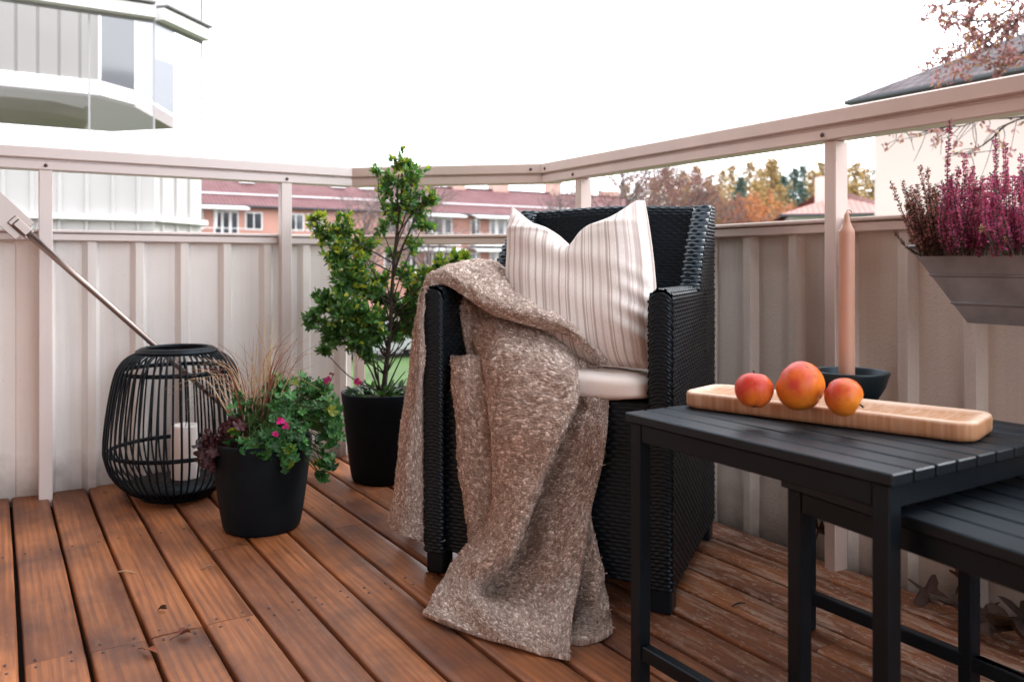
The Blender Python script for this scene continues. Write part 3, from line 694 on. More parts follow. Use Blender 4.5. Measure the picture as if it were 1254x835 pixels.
# --- shrub in the corner
SCn = P(468, 325, 2.82); SCn[2] = 0
pot('flower_pot', 'tall matte black pot holding the glossy shrub in the far corner', SCn, 0.138, 0.103, 0.298)
st = SCn + np.array([0, 0, 0.27])
sh = thing('potted_shrub', 'tall evergreen shrub with small glossy yellow-tipped leaves in the corner', 'shrub', st)
br = G(); lf = G()
T0 = st - np.array([0, 0, 0.01]); T1 = P(478, 400, 2.82); T2 = P(481, 340, 2.81); T3 = P(486, 285, 2.8); T4 = P(493, 228, 2.8); T5 = P(489, 196, 2.8)
trunk = crs(np.array([T0, P(474, 440, 2.82), T1, T2, T3, T4, T5]), 30)
br.tube(trunk, np.linspace(0.0105, 0.0022, 30), 8)
br.tube(crs(np.array([T2, P(492, 305, 2.78), P(507, 270, 2.78), P(516, 232, 2.78)]), 12), np.linspace(.0055, .0018, 12), 6)
CL = [  # u, v, radius px, distance, leaves, yellow share
    (490, 199, 15, 2.80, 90, .2), (506, 220, 20, 2.78, 150, .2), (476, 228, 20, 2.82, 150, .15), (508, 252, 23, 2.78, 190, .15), (482, 258, 22, 2.82, 150, .1), (519, 276, 15, 2.78, 90, .15), (468, 283, 13, 2.84, 45, .1), (506, 300, 11, 2.78, 40, .3), (526, 246, 12, 2.76, 70, .2), (463, 210, 7, 2.82, 20, .2),
    (385, 270, 12, 2.78, 60, .75), (399, 285, 17, 2.80, 120, .4), (423, 283, 20, 2.78, 150, .4), (446, 302, 17, 2.80, 110, .35), (412, 315, 20, 2.74, 180, .2), (438, 328, 20, 2.74, 180, .25), (424, 350, 22, 2.70, 220, .15), (448, 356, 18, 2.74, 150, .25), (399, 372, 19, 2.72, 160, .05), (424, 385, 24, 2.68, 270, .1), (448, 392, 20, 2.68, 200, .15), (385, 392, 13, 2.74, 80, .02), (408, 410, 19, 2.70, 170, .02), (436, 416, 20, 2.68, 190, .03), (397, 430, 10, 2.74, 45, .02), (452, 434, 12, 2.72, 50, .03), (462, 408, 10, 2.74, 40, .05),
    (463, 345, 17, 2.90, 110, .2), (497, 338, 14, 2.90, 80, .3), (472, 366, 18, 2.90, 130, .15), (492, 380, 18, 2.90, 140, .1), (466, 396, 17, 2.86, 130, .08), (484, 312, 10, 2.90, 40, .3), (486, 408, 14, 2.90, 80, .05), (500, 398, 16, 2.86, 110, .05), (515, 375, 16, 2.80, 110, .15), (455, 415, 16, 2.76, 120, .03),
    (508, 358, 15, 2.84, 80, .2), (522, 343, 18, 2.80, 140, .35), (543, 330, 17, 2.78, 140, .4), (561, 321, 13, 2.76, 90, .45), (532, 364, 17, 2.84, 110, .15), (510, 385, 13, 2.84, 60, .1), (572, 315, 8, 2.76, 30, .5), (514, 408, 12, 2.88, 50, .05)]
for u, v, rp_, D, n, ys in CL:
    rad = rp_ * D / F * 1.08; c0 = P(u, v, D)
    j = int(np.argmin(np.abs(trunk[:, 2] - max(c0[2] - R.uniform(.06, .24), st[2] + R.uniform(.02, .12))))); s0 = trunk[j]
    mid_ = (s0 + c0) / 2 + R.normal(0, .012, 3) - np.array([0, 0, 0.004]); L_ = np.linalg.norm(c0 - s0)
    br.tube(crs(np.array([s0, mid_, c0]), 8), np.linspace(0.0030, 0.0013, 8), 5)
    nt = max(4, int(n / (7.2 if v < 300 else 5.6)))
    for q in range(nt):
        e = c0 + rdir(1)[0] * rad * R.uniform(0.55, 1.05) * np.array([1, 1, .95]) + np.array([0, 0, rad * 0.15]); b = c0 + R.normal(0, rad * 0.22, 3)
        tw = crs(np.array([b, (b + e) / 2 + R.normal(0, rad * .07, 3), e]), 6); br.tube(tw, np.linspace(.0011, .0007, 6), 4, cap=False)
        m = 12; f = np.linspace(0.18, 1.0, m); pp = np.stack([np.interp(f, np.linspace(0, 1, 6), tw[:, i]) for i in range(3)], -1)
        td = nrm(e - b); an = np.arange(m) * 2.4 + R.random() * 6; aa = nrm(np.cross(td, R.normal(size=3))); bb = np.cross(td, aa)
        out = np.cos(an)[:, None] * aa + np.sin(an)[:, None] * bb
        d = nrm(out + td * np.linspace(.35, 1.3, m)[:, None] + np.array([0, 0, .25])); nn = nrm(td + np.array([0, 0, .8]) + R.normal(0, .3, (m, 3)))
        k = R.random((m, 1)); col = np.array((0.026, 0.10, 0.030)) * (1 - k) + np.array((0.12, 0.30, 0.07)) * k
        yel = (R.random(m) < ys * np.linspace(0.3, 1.7, m)); kk = R.random((m, 1)); yc = np.array((0.18, 0.28, 0.03)) * (1 - kk) + np.array((0.46, 0.50, 0.06)) * kk
        col = np.where(yel[:, None], yc, col)
        L = R.uniform(.016, .028, m) * np.where(f > .95, .8, 1); leaves(lf, pp, d, nn, L, L * R.uniform(.5, .62, m), col)
# low growth on the soil
n = 150; an = R.random(n) * 2 * PI; rr = 0.11 * np.sqrt(R.random(n)); p = st + np.stack([rr * np.cos(an), rr * np.sin(an), 0.005 + R.random(n) * .035], -1)
d = nrm(np.stack([np.cos(an), np.sin(an), R.uniform(.2, 1.1, n)], -1) + R.normal(0, .3, (n, 3))); k = R.random((n, 1))
leaves(lf, p, d, np.array([0, 0, 1.0]) + R.normal(0, .3, (n, 3)), R.uniform(.022, .04, n), R.uniform(.011, .018, n), np.array((0.02, 0.07, 0.02)) * (1 - k) + np.array((0.07, 0.16, 0.045)) * k)
for e in ((450, 410), (430, 420), (500, 420), (496, 455), (462, 430)):
    br.tube(crs(np.array([st, (st + P(e[0], e[1], 2.8)) / 2 + R.normal(0, .01, 3), P(e[0], e[1], 2.8)]), 8), np.linspace(.004, .0016, 8), 5)
br.build('branches', MT['bark'], sh); lf.build('foliage', MT['leaf'], sh)
cy = thing('cyclamen', 'tiny magenta flower peeping over the rim of the shrub pot', 'flower', P(440, 490, 2.74))
bloom(438, 467, 2.72, 5, 0.010, cy, (440, 492, 2.74)); 

# ================================================================== WICKER CHAIR
CW, CD_ = 0.60, 0.55
def CH(a, t, z):
    a = np.asarray(a, float); t = np.asarray(t, float)
    a2 = a + (0.3 - a) / 0.3 * 0.025 * (t / 0.55)
    return W(-0.209 + 0.906 * a2 + 0.4226 * t, 1.969 - 0.4226 * a2 + 0.906 * t, z)
def weave(g, S, ls, lt, A=0.0034, sp=0.0135, row=0.0088, flip=False, n4=4):
    """plain weave on the surface S(x, y), x runs along the strands"""
    nr = max(1, int(round(lt / row))); ns = max(2, int(round(ls / sp)))
    x = np.linspace(0, 1, ns * 3 + 1); y = np.linspace(0, 1, nr * n4 + 1)
    X, Y = np.meshgrid(x, y)
    Pt = S(X, Y); dx = np.gradient(Pt, axis=1); dy = np.gradient(Pt, axis=0)
    N = nrm(np.cross(dx, dy)) * (-1 if flip else 1)
    r_ = Y * nr; k = np.floor(np.minimum(r_, nr - 1e-6)); fr = r_ - k
    rnd = np.sqrt(np.clip(1 - (2 * fr - 1) ** 2, 0, 1))
    w = 0.5 + 0.5 * np.cos(PI * X * ns + PI * k); w = w * w * (3 - 2 * w)
    jit = R.normal(1, 0.10, (nr, ns + 2)); jj = jit[k.astype(int), np.minimum((X * ns).astype(int), ns)]
    h = A * (rnd * (0.25 + 0.85 * w * jj) - 0.25)
    Pt = Pt + N * h[..., None]
    g.grid(Pt if not flip else Pt[:, ::-1])
def prof_fn(pts):
    pts = np.asarray(pts, float); s = np.concatenate([[0], np.cumsum(np.linalg.norm(np.diff(pts, axis=0), axis=1))]); L = s[-1]; s = s / L
    return (lambda q: (np.interp(q, s, pts[:, 0]), np.interp(q, s, pts[:, 1]))), L
chair = thing('wicker_armchair', 'black woven wicker armchair with a striped pillow and a wool throw', 'armchair', CH(0.3, 0.27, 0))
AZ = 0.68; TK = 0.052
def arm(side):
    g = G(); f = (lambda a: a) if side < 0 else (lambda a: 0.6 - a)
    arc = [(TK / 2 - TK / 2 * math.cos(q), AZ - 0.022 + 0.022 * math.sin(q)) for q in np.linspace(0, PI, 9)]
    pf, L = prof_fn([(0.0, 0.05)] + arc + [(TK, 0.43)])
    def S(x, y):
        a, z = pf(y); return CH(f(a), x * 0.55, z)
    weave(g, S, 0.55, L, flip=side < 0)
    # rounded front
    def Sf(x, y):
        return CH(f(x * TK), 0.001 - 0.008 * np.clip(1 - (2 * x - 1) ** 4, 0, 1) ** .5, 0.05 + (AZ - 0.03 + 0.024 * np.sqrt(np.clip(1 - (2 * x - 1) ** 2, 0, 1)) - 0.05) * y)
    weave(g, Sf, 0.056, 0.63, A=0.0026, sp=0.0112, row=0.0082, flip=side > 0)
    g.build('arm', MT['wicker'], chair)
arm(-1); arm(1)
# backrest with wings
g = G()
bt = [(0.43, 0.42), (0.515, 0.872), (0.522, 0.886), (0.535, 0.893), (0.549, 0.889), (0.556, 0.875), (0.552, 0.05)]
pf, L = prof_fn(bt)
def S(x, y):
    t, z = pf(y); return CH(0.6 * x, t, z + 0.004 * np.cos((2 * x - 1) * PI))
weave(g, S, 0.56, L, flip=True)
for side in (-1, 1):
    f = (lambda a: a) if side < 0 else (lambda a: 0.6 - a)
    def So(x, y, a=0.0):
        z = 0.665 + 0.222 * y; t0 = 0.315 + 0.195 * y - 0.02 * np.sin(PI * y); return CH(f(a - 0.0 * x), t0 + (0.556 - t0) * x, z)
    weave(g, So, 0.15, 0.222, flip=side < 0)
    weave(g, lambda x, y: So(x, y, 0.048), 0.15, 0.222, flip=side > 0)
    def Sr(x, y):
        z = 0.668 + 0.222 * y; t0 = 0.315 + 0.195 * y - 0.02 * np.sin(PI * y) - 0.012 * np.sqrt(np.clip(1 - (2 * x - 1) ** 2, 0, 1)); return CH(f(0.048 * x), t0, z)
    weave(g, Sr, 0.056, 0.30, A=0.0042, sp=0.0185, row=0.0125, flip=side > 0)
    weave(g, lambda x, y: CH(f(-0.001), 0.40 + 0.152 * x, 0.05 + 0.62 * y), 0.15, 0.62, flip=side < 0)
g.build('backrest', MT['wicker'], chair)
g = G()
weave(g, lambda x, y: CH(0.045 + 0.51 * x, 0.018 + 0 * x, 0.05 + 0.385 * y), 0.51, 0.385)
weave(g, lambda x, y: CH(0.045 + 0.51 * x, 0.018 + 0.44 * y, 0.435 + 0 * x), 0.51, 0.44)
g.build('seat_base', MT['wicker'], chair)
for a, t in ((0.027, 0.025), (0.573, 0.025), (0.03, 0.525), (0.57, 0.525)):
    c = CH(a, t, 0); M = Matrix.Rotation(-TH - math.radians(25), 4, 'Z'); M.translation = Vector(c)
    g = G(); g.box((-0.024, -0.024, 0.0), (0.024, 0.024, 0.058), 0.004, M); g.build('leg', MT['wicker'], chair)
# seat cushion
def rbox(n, m, A, B, Cz, e=0.25):
    u = np.linspace(0, 2 * PI, n, endpoint=False); v = np.linspace(-PI / 2, PI / 2, m)
    s = lambda q, k: np.sign(q) * np.abs(q) ** k
    U, V = np.meshgrid(u, v)
    return A * s(np.cos(V), .22) * s(np.cos(U), e), B * s(np.cos(V), .22) * s(np.sin(U), e), Cz * s(np.sin(V), .5)
x, y, z = rbox(160, 60, 0.248, 0.205, 0.026)
wr = 0.0022 * np.sin(x * 55 + y * 20) * np.sin(y * 30) 
g = G(); g.grid(CH(0.3 + x, 0.200 + y, 0.4625 + z * (1 + 0.30 * (1 - (x / .25) ** 4) * (z > 0)) + wr), wrap=True)
cu = g.build('seat_cushion', MT['cushion'], None, CH(0.3, 0.2, 0.44)); tag(cu, 'flat cream seat cushion on the wicker armchair under the pillow and throw', 'cushion')
# pillow
def pillow():
    n = 90; a = np.linspace(-1, 1, n); A, B = np.meshgrid(a, a)
    q = lambda x: x
    BR = P(804, 452, 1.815); BL = P(627, 441, 1.985); TR = P(789, 246, 2.02); TL = P(627, 252, 2.17)
    fa = (A + 1) / 2; fb = (B + 1) / 2
    base = ((1 - fa)[..., None] * BL + fa[..., None] * BR) * (1 - fb)[..., None] + ((1 - fa)[..., None] * TL + fa[..., None] * TR) * fb[..., None]
    ex = nrm(BR - BL); ey = nrm((TR + TL) / 2 - (BR + BL) / 2); nz = nrm(np.cross(ex, ey))
    # karate-chop notch
    ac = A + 0.06; notch = 0.132 * np.clip(1 - np.abs(ac) / 0.96, 0, 1) ** 0.85 * (0.93 + 0.07 * np.cos(A * 9)); fall = np.clip((B + 0.15) / 1.15, 0, 1) ** 1.6
    base = base - ey * (notch * fall)[..., None]
    base = base + ex * (np.sign(A) * A ** 2 * (0.012 * (1 - B ** 2)))[..., None]
    th = 0.078 * (np.clip(1 - A ** 4, 0, 1) ** 0.5) * (np.clip(1 - np.abs(B) ** 5, 0, 1) ** 0.55)
    th = th * (1 - 0.38 * np.exp(-(ac / 0.22) ** 2) * np.clip(fb, 0, 1) ** 3)
    cr = np.exp(-(ac / 0.10) ** 2) * np.exp(-((B - 0.80) / 0.16) ** 2)
    wr = 0.006 * np.exp(-((A - 0.92) / 0.25) ** 2) * np.sin((B + 0.35 * A) * 26) * np.exp(-((B + 0.45) / 0.45) ** 2) + 0.0035 * np.sin(A * 7 + B * 5) * np.sin(B * 6 - A * 3) - 0.016 * cr
    wr = wr + 0.004 * np.exp(-((B - 0.9 + 0.3 * np.abs(A)) / 0.06) ** 2)
    g = G(); uv = np.stack([fa + 0.0, fb], -1)
    edge = np.clip(th / 0.02, 0, 1)
    g.grid(base + nz * (th + wr * edge)[..., None], uv=uv)
    g.grid((base - nz * (th * 0.75)[..., None])[:, ::-1], uv=uv[:, ::-1])
    # piping seam
    o = thing('pillow', 'cream pillow with fine taupe vertical stripes and a dent in its top edge', 'pillow', (BL + BR) / 2)
    g.build('cover', MT['pillow'], o)
    ring = np.concatenate([base[0], base[1:, -1], base[-1, ::-1][1:], base[::-1, 0][1:-1]])
    g = G(); g.tube(ring, 0.0018, 6, cap=False); g.build('seam', MT['cushion'], o)
pillow()

# --- wool throw
def plane_D(u):
    xc = (np.asarray(u, float) - 627) / F; a = (1.969 * xc + 0.209) / (0.906 + 0.4226 * xc); return 1.969 - 0.4226 * a
def ctrl(rows, mode='off'):
    out = []
    for row in rows:
        q = []
        for e in row:
            u, v, k = e
            if k == 'f0': D = (EYE - 0.012) * F / (v - 325)
            elif k == 'f1': D = (EYE - 0.040) * F / (v - 325)
            elif mode == 'off': D = plane_D(u) - k
            else: D = k
            q.append(P(u, v, D))
        out.append(q)
    return np.array(out)
wool = G(); fib = G()
def drape(C, res=0.0018, loop=0.0056, amp=0.0030, thick=0.010, thr=True, dark=1.0, seed=0, lump=0.004):
    n0, m0 = C.shape[:2]
    Ls = np.linalg.norm(np.diff(C, axis=0), axis=2).sum(0).mean(); Lt = np.linalg.norm(np.diff(C, axis=1), axis=2).sum(1).mean()
    n = max(8, int(Ls / res)); m = max(8, int(Lt / res))
    A = crs(C, n); A = np.swapaxes(crs(np.swapaxes(A, 0, 1), m), 0, 1)
    ds = np.gradient(A, axis=0); dt = np.gradient(A, axis=1); N = nrm(np.cross(ds, dt))
    view = nrm(A - W(0, 0, EYE)); 
    if (N * view).sum(-1).mean() > 0: N = -N
    s = np.linspace(0, Ls, n)[:, None] + 0.0016 * np.sin(np.linspace(0, Lt, m)[None] * 180 + seed); t = np.linspace(0, Lt, m)[None] + 0.0016 * np.sin(np.linspace(0, Ls, n)[:, None] * 230)
    def sn(k):
        c = R.normal(0, 1, (max(4, int(Ls / k) + 3), max(4, int(Lt / k) + 3))); return crs(crs(c, n).T, m).T
    s = s + sn(.012) * .0022; t = t + sn(.012) * .0022
    s = s - s.min() + .001; t = t - t.min() + .001
    ri = np.floor(s / loop); t2 = t / (loop * 0.92) + 0.5 * (ri % 2); ti = np.floor(t2)
    rr = R.random((int(ri.max()) + 3, int(ti.max()) + 3)); q = rr[(ri - ri.min()).astype(int), (ti - ti.min()).astype(int)]
    rr2 = R.random(rr.shape); q2 = rr2[(ri - ri.min()).astype(int), (ti - ti.min()).astype(int)]
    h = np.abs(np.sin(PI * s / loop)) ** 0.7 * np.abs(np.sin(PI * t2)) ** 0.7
    def smooth_noise(k):
        c = R.normal(0, 1, (max(4, int(Ls / k) + 3), max(4, int(Lt / k) + 3))); c = crs(c, n); return crs(c.T, m).T
    lum = smooth_noise(0.085) * lump * .8 + smooth_noise(0.045) * lump * .55 + smooth_noise(0.02) * lump * 0.35
    H = amp * (h * (0.5 + q) - 0.4) + lum + R.normal(0, 0.0004, (n, m))
    A2 = A + N * H[..., None]
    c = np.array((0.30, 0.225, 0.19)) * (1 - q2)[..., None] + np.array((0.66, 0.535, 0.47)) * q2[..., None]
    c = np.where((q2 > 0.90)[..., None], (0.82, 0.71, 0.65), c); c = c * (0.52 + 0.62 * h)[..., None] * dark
    # loop gaps and tucked layers are darker: shade put into the colour
    wool.grid(A2, c)
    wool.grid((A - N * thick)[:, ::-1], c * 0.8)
    for e0, e1, cc_ in ((A2[0], (A - N * thick)[0], c[0]), (A2[-1], (A - N * thick)[-1], c[-1]), (A2[:, 0], (A - N * thick)[:, 0], c[:, 0]), (A2[:, -1], (A - N * thick)[:, -1], c[:, -1])):
        mid_ = (e0 + e1) / 2 + nrm(e0 - A[n // 2, m // 2]) * 0.003
        wool.grid(np.stack([e0, mid_, e1], 1), np.repeat(cc_[:, None], 3, 1))
    # loose fibres
    k = int(Ls * Lt * 20000); i = R.integers(0, n, k); j = R.integers(0, m, k)
    b = A2[i, j]; d = nrm(N[i, j] * R.uniform(.2, 1.2, (k, 1)) + R.normal(0, .7, (k, 3))); L = R.uniform(.0015, .0048, (k, 1)); sd = nrm(np.cross(d, view[i, j])) * 0.00022
    v = np.stack([b - sd, b + sd, b + d * L * .6 + R.normal(0, .0006, (k, 3)), b + d * L + R.normal(0, .0012, (k, 3))], 1).reshape(-1, 3)
    o = np.arange(k)[:, None] * 4
    fib.add(v, [np.concatenate([o + 0, o + 1, o + 2], 1), np.concatenate([o + 1, o + 3, o + 2], 1)], np.repeat(np.clip(c[i, j] * 1.5, 0, .75), 4, 0))
    # longer stray threads along the selvedge
    if thr:
        for E in (A2[:, -1], A2[-1]):
            kk = len(E) // 5; i = R.integers(0, len(E), kk); b = E[i]
            d = nrm(nrm(b - A[n // 2, m // 2]) + R.normal(0, .6, (kk, 3))); L = R.uniform(.002, .007, (kk, 1)); sd = nrm(np.cross(d, nrm(b - W(0, 0, EYE)))) * 0.0005
            v = np.stack([b - sd, b + sd, b + d * L * .6 + R.normal(0, .0015, (kk, 3)), b + d * L + R.normal(0, .003, (kk, 3))], 1).reshape(-1, 3); o = np.arange(kk)[:, None] * 4
            fib.add(v, [np.concatenate([o + 0, o + 1, o + 2], 1), np.concatenate([o + 1, o + 3, o + 2], 1)], (0.5, .4, .34))
# main fall: from the seat over the front edge to the deck
main = [
    [(582, 372, -.16), (610, 380, -.17), (645, 386, -.17), (680, 396, -.18), (700, 404, -.19), (715, 414, -.19), (735, 426, -.20), (748, 440, -.20)],
    [(578, 402, -.09), (612, 397, -.06), (650, 399, -.06), (688, 412, -.08), (702, 420, -.10), (720, 428, -.11), (738, 440, -.13), (750, 451, -.14)],
    [(584, 438, -.02), (606, 434, .040), (650, 434, .045), (698, 446, .025), (708, 456, -.03), (722, 460, -.05), (740, 464, -.07), (749, 471, -.075)],
    [(592, 480, .00), (606, 480, .065), (652, 480, .085), (706, 482, .070), (706, 488, -.005), (722, 488, .005), (738, 489, .0), (746, 490, -.008)],
    [(600, 522, .005), (606, 522, .075), (650, 522, .110), (693, 524, .105), (684, 530, .01), (712, 530, .025), (730, 528, .02), (743, 525, .010)],
    [(604, 572, .01), (610, 572, .07), (644, 573, .125), (670, 575, .118), (660, 583, .01), (692, 580, .03), (716, 577, .028), (736, 570, .018)],
    [(603, 622, .02), (608, 620, .08), (632, 621, .145), (651, 626, .138), (642, 637, .02), (674, 632, .045), (700, 628, .045), (724, 620, .028)],
    [(581, 660, .05), (592, 661, .10), (611, 670, .165), (626, 681, .160), (620, 692, .045), (658, 686, .070), (688, 680, .072), (717, 665, .05)],
    [(554, 690, .085), (566, 696, .13), (577, 708, .175), (590, 722, .150), (606, 724, .085), (645, 718, .105), (680, 716, .110), (710, 708, .08)],
    [(534, 722, 'f1'), (553, 731, 'f1'), (574, 741, 'f1'), (596, 750, 'f1'), (620, 753, 'f1'), (650, 757, 'f1'), (680, 758, 'f1'), (702, 750, 'f1')],
    [(518, 750, 'f0'), (545, 762, 'f0'), (577, 773, 'f0'), (606, 782, 'f0'), (632, 789, 'f0'), (658, 796, 'f0'), (683, 801, 'f0'), (697, 803, 'f0')]]
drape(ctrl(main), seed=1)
# roll over the arm and across the lap
roll = [
    [(514, 385, 1.99), (511, 376, 2.03), (511, 368, 2.10), (515, 360, 2.2), (522, 352, 2.3)],
    [(523, 349, 1.975), (527, 339, 2.00), (537, 331, 2.09), (550, 327, 2.19), (565, 327, 2.3)],
    [(545, 347, 1.965), (554, 336, 1.98), (572, 325, 2.06), (590, 321, 2.17), (603, 325, 2.28)],
    [(570, 363, 1.93), (580, 351, 1.93), (600, 338, 2.00), (620, 335, 2.11), (634, 343, 2.22)],
    [(600, 384, 1.90), (611, 370, 1.89), (632, 360, 1.96), (650, 358, 2.06), (663, 366, 2.17)],
    [(640, 397, 1.87), (650, 385, 1.86), (668, 378, 1.93), (684, 380, 2.02), (695, 388, 2.11)],
    [(682, 408, 1.84), (690, 397, 1.83), (704, 396, 1.90), (716, 403, 1.98), (723, 412, 2.05)],
    [(710, 424, 1.83), (717, 415, 1.82), (728, 418, 1.88), (737, 427, 1.95), (741, 436, 2.0)],
    [(733, 446, 1.83), (739, 441, 1.83), (745, 444, 1.87), (749, 450, 1.92), (750, 457, 1.96)]]
drape(ctrl(roll, 'D'), seed=2, thr=False, lump=0.005)
# hanging outside the arm
rows = []
for v, le in ((350, 519), (368, 513), (400, 508), (450, 502), (500, 495), (550, 489), (600, 483), (630, 478.5), (648, 479.5)):
    w_ = 521 - le; dv = 6 if v < 648 else 12
    rows.append([(541, v + dv, 2.03), (524, v + dv * 1.2, 1.985), (le + w_ * .60, v + dv * .8, 1.955), (le + w_ * .22, v + 1, 1.965), (le, v, 2.02), (le + 5, v - 2, 2.11), (le + 22, v - 6, 2.25), (le + 40, v - 10, 2.35)])
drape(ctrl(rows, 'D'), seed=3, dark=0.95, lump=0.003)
# left strip under the main fall
rows = []
for v, le, k in ((436, 556, -.06), (440, 551, -.005), (480, 553, .02), (520, 556, .026), (560, 560, .028), (600, 565, .03), (640, 570, .034), (662, 574, .04)):
    rows.append([(le, v, k - .012), (le + 5, v - 1, k + .004), (le + 16, v - 1, k + .010), (le + 28, v, k + .004), (le + 42, v + 1, k - .006), (le + 58, v + 2, k - .02)])
drape(ctrl(rows), seed=4, dark=0.9, lump=0.003)
# part going down between arm and seat
rows = [[(556, 350, -.10), (572, 350, -.12), (590, 352, -.14), (604, 356, -.16)], [(561, 372, -.09), (575, 374, -.10), (590, 378, -.12), (606, 380, -.14)], [(566, 400, -.08), (578, 402, -.09), (592, 404, -.10), (606, 406, -.12)], [(572, 428, -.05), (582, 430, -.06), (595, 431, -.07), (608, 432, -.08)], [(574, 446, -.04), (584, 448, -.04), (596, 448, -.05), (610, 448, -.06)]]
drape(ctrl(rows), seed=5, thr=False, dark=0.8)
# second layer at the lower right
rows = [[(690, 560, .0), (704, 560, .004), (716, 560, .006), (727, 558, -.004)], [(690, 620, .0), (704, 620, .01), (716, 618, .012), (724, 612, .0)], [(688, 670, .0), (705, 668, .02), (720, 662, .022), (729, 655, .008)], [(685, 715, .02), (708, 714, .045), (728, 708, .045), (739, 700, .02)], [(684, 752, .05), (710, 752, .075), (734, 748, .07), (746, 740, .035)], [(690, 780, 'f0'), (712, 784, 'f0'), (736, 778, 'f0'), (750, 770, 'f0')]]
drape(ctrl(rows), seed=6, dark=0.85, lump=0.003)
th = thing('throw_blanket', 'brown flecked boucle wool throw draped over the chair arm down to the deck', 'blanket', on_floor(620, 770))
wool.build('wool_cloth', MT['wool'], th); fib.build('loose_fibres', MT['wool'], th)

# ================================================================== TABLES
def table(label, x0, x1, y0, y1, h, rot, nslat, leg=0.025, cxy=None, name='slatted_table'):
    cx, cy = (x0, y1) if cxy is None else cxy
    M = Matrix.Translation((cx, cy, 0)) @ Matrix.Rotation(rot, 4, 'Z')
    L = lambda a, b: ((a[0] - cx, a[1] - cy, a[2]), (b[0] - cx, b[1] - cy, b[2]))
    o = thing(name, label, 'table', tuple(M @ Vector(((x0 + x1) / 2 - cx, (y0 + y1) / 2 - cy, 0))))
    g = G(); p = (x1 - x0) / nslat
    for k in range(nslat):
        a, b = L((x0 + k * p + 0.0022, y0, h - 0.0155), (x0 + (k + 1) * p - 0.0026, y1, h - 0.0004 * (k % 2))); g.box(a, b, 0.0018, M)
    g.build('tabletop', MT['slat'], o)
    i = 0.008; zt = h - 0.0165
    for (xa, xb, ya, yb) in ((x0 + i, x0 + i + leg, y0 + i, y0 + i + leg), (x0 + i, x0 + i + leg, y1 - i - leg, y1 - i), (x1 - i - leg, x1 - i, y0 + i, y0 + i + leg), (x1 - i - leg, x1 - i, y1 - i - leg, y1 - i)):
        g = G(); g.box(*L((xa, ya, 0), (xb, yb, zt)), 0.0018, M); lg = g.build('leg', MT['iron'], o)
        xm, ym = (xa + xb) / 2 , (ya + yb) / 2; q = M @ Vector((xm - cx, ym - cy, 0.0))
        g = G(); g.lathe([(0, 0.001), (0.015, 0.001), (0.0155, 0.006), (0.012, 0.010), (0, .010)], 14, tuple(q)); g.build('foot', MT['iron'], o)
    ap = 0.031
    e = leg + i + 0.001
    for (a, b) in (((x0 + i + 0.002, y0 + e, zt - ap), (x0 + i + leg - 0.003, y1 - e, zt - 0.0005)), ((x1 - i - leg + 0.003, y0 + e, zt - ap), (x1 - i - 0.002, y1 - e, zt - 0.0005)),
                   ((x0 + e, y0 + i + 0.002, zt - ap), (x1 - e, y0 + i + leg - 0.003, zt - 0.0005)), ((x0 + e, y1 - i - leg + 0.003, zt - ap), (x1 - e, y1 - i - 0.002, zt - 0.0005))):
        g = G(); g.box(*L(a, b), 0.0018, M); g.build('apron', MT['iron'], o)
    for xa in (x0 + i + 0.003, x1 - i - leg + 0.003):
        g = G(); g.box(*L((xa, y0 + e, 0.055), (xa + leg - 0.006, y1 - e, 0.080)), 0.0018, M); g.build('stretcher', MT['iron'], o)
    return o
table('larger black slatted metal side table holding the wooden board and fruit', 0.925, 1.405, 0.606, 1.112, 0.475, 0.0, 10)
LP_ = P(954, 583, 0.315 * F / 258)
table('lower black slatted side table nested half under the bigger one', LP_[0], LP_[0] + 0.42, LP_[1] - 0.46, LP_[1], 0.415, math.radians(-6.5), 8, cxy=(LP_[0], LP_[1]))

# --- wooden board
def board():
    A = P(835, 499, 1.478); B = P(1196, 546, 1.168)
    A[2] = B[2] = 0.4762
    ex = nrm(B - A); ey = np.array([-ex[1], ex[0], 0]);
    if ey[0] < 0: ey = -ey
    Lb, Db, h, rad = np.linalg.norm(B - A) + 0.002, 0.135, 0.0285, 0.030
    c = A + ex * (Lb / 2 - .003) + ey * Db / 2
    def outline(k, n=10):
        pts = []
        r_ = max(rad - k, 0.004); a, b = Lb / 2 - k - r_, Db / 2 - k - r_
        for sx, sy, q0 in ((1, 1, 0), (-1, 1, PI / 2), (-1, -1, PI), (1, -1, 1.5 * PI)):
            for q in np.linspace(q0, q0 + PI / 2, n): pts.append((sx * a + r_ * math.cos(q), sy * b + r_ * math.sin(q)))
        return np.array(pts)
    st_ = [(0.006, 0.0), (0.001, 0.003), (0.0, 0.008), (0.0, h - 0.006), (0.0012, h - 0.002), (0.004, h), (0.011, h), (0.013, h - 0.0006), (0.020, h - 0.0028), (0.030, h - 0.0045), (0.045, h - 0.005)]
    g = G(); rings = []
    for k, z in st_: rings.append(np.c_[outline(k), np.full(40, z)])
    rings.append(np.c_[outline(0.045) * 0.02, np.full(40, h - 0.005)])
    v = np.array(rings)
    g.grid(v, wrap=True)
    Mb = Matrix((Vector(ex), Vector(ey), Vector((0, 0, 1)))).transposed().to_4x4()
    o = g.build('serving_board', MT['board']); o.rotation_euler = Mb.to_euler(); o.location = c
    tag(o, 'long shallow pale wooden board with rounded corners, carrying fruit', 'serving board')
    # a board needs its underside too
    return c, ex, ey, h
bc, bx, by, bh = board()
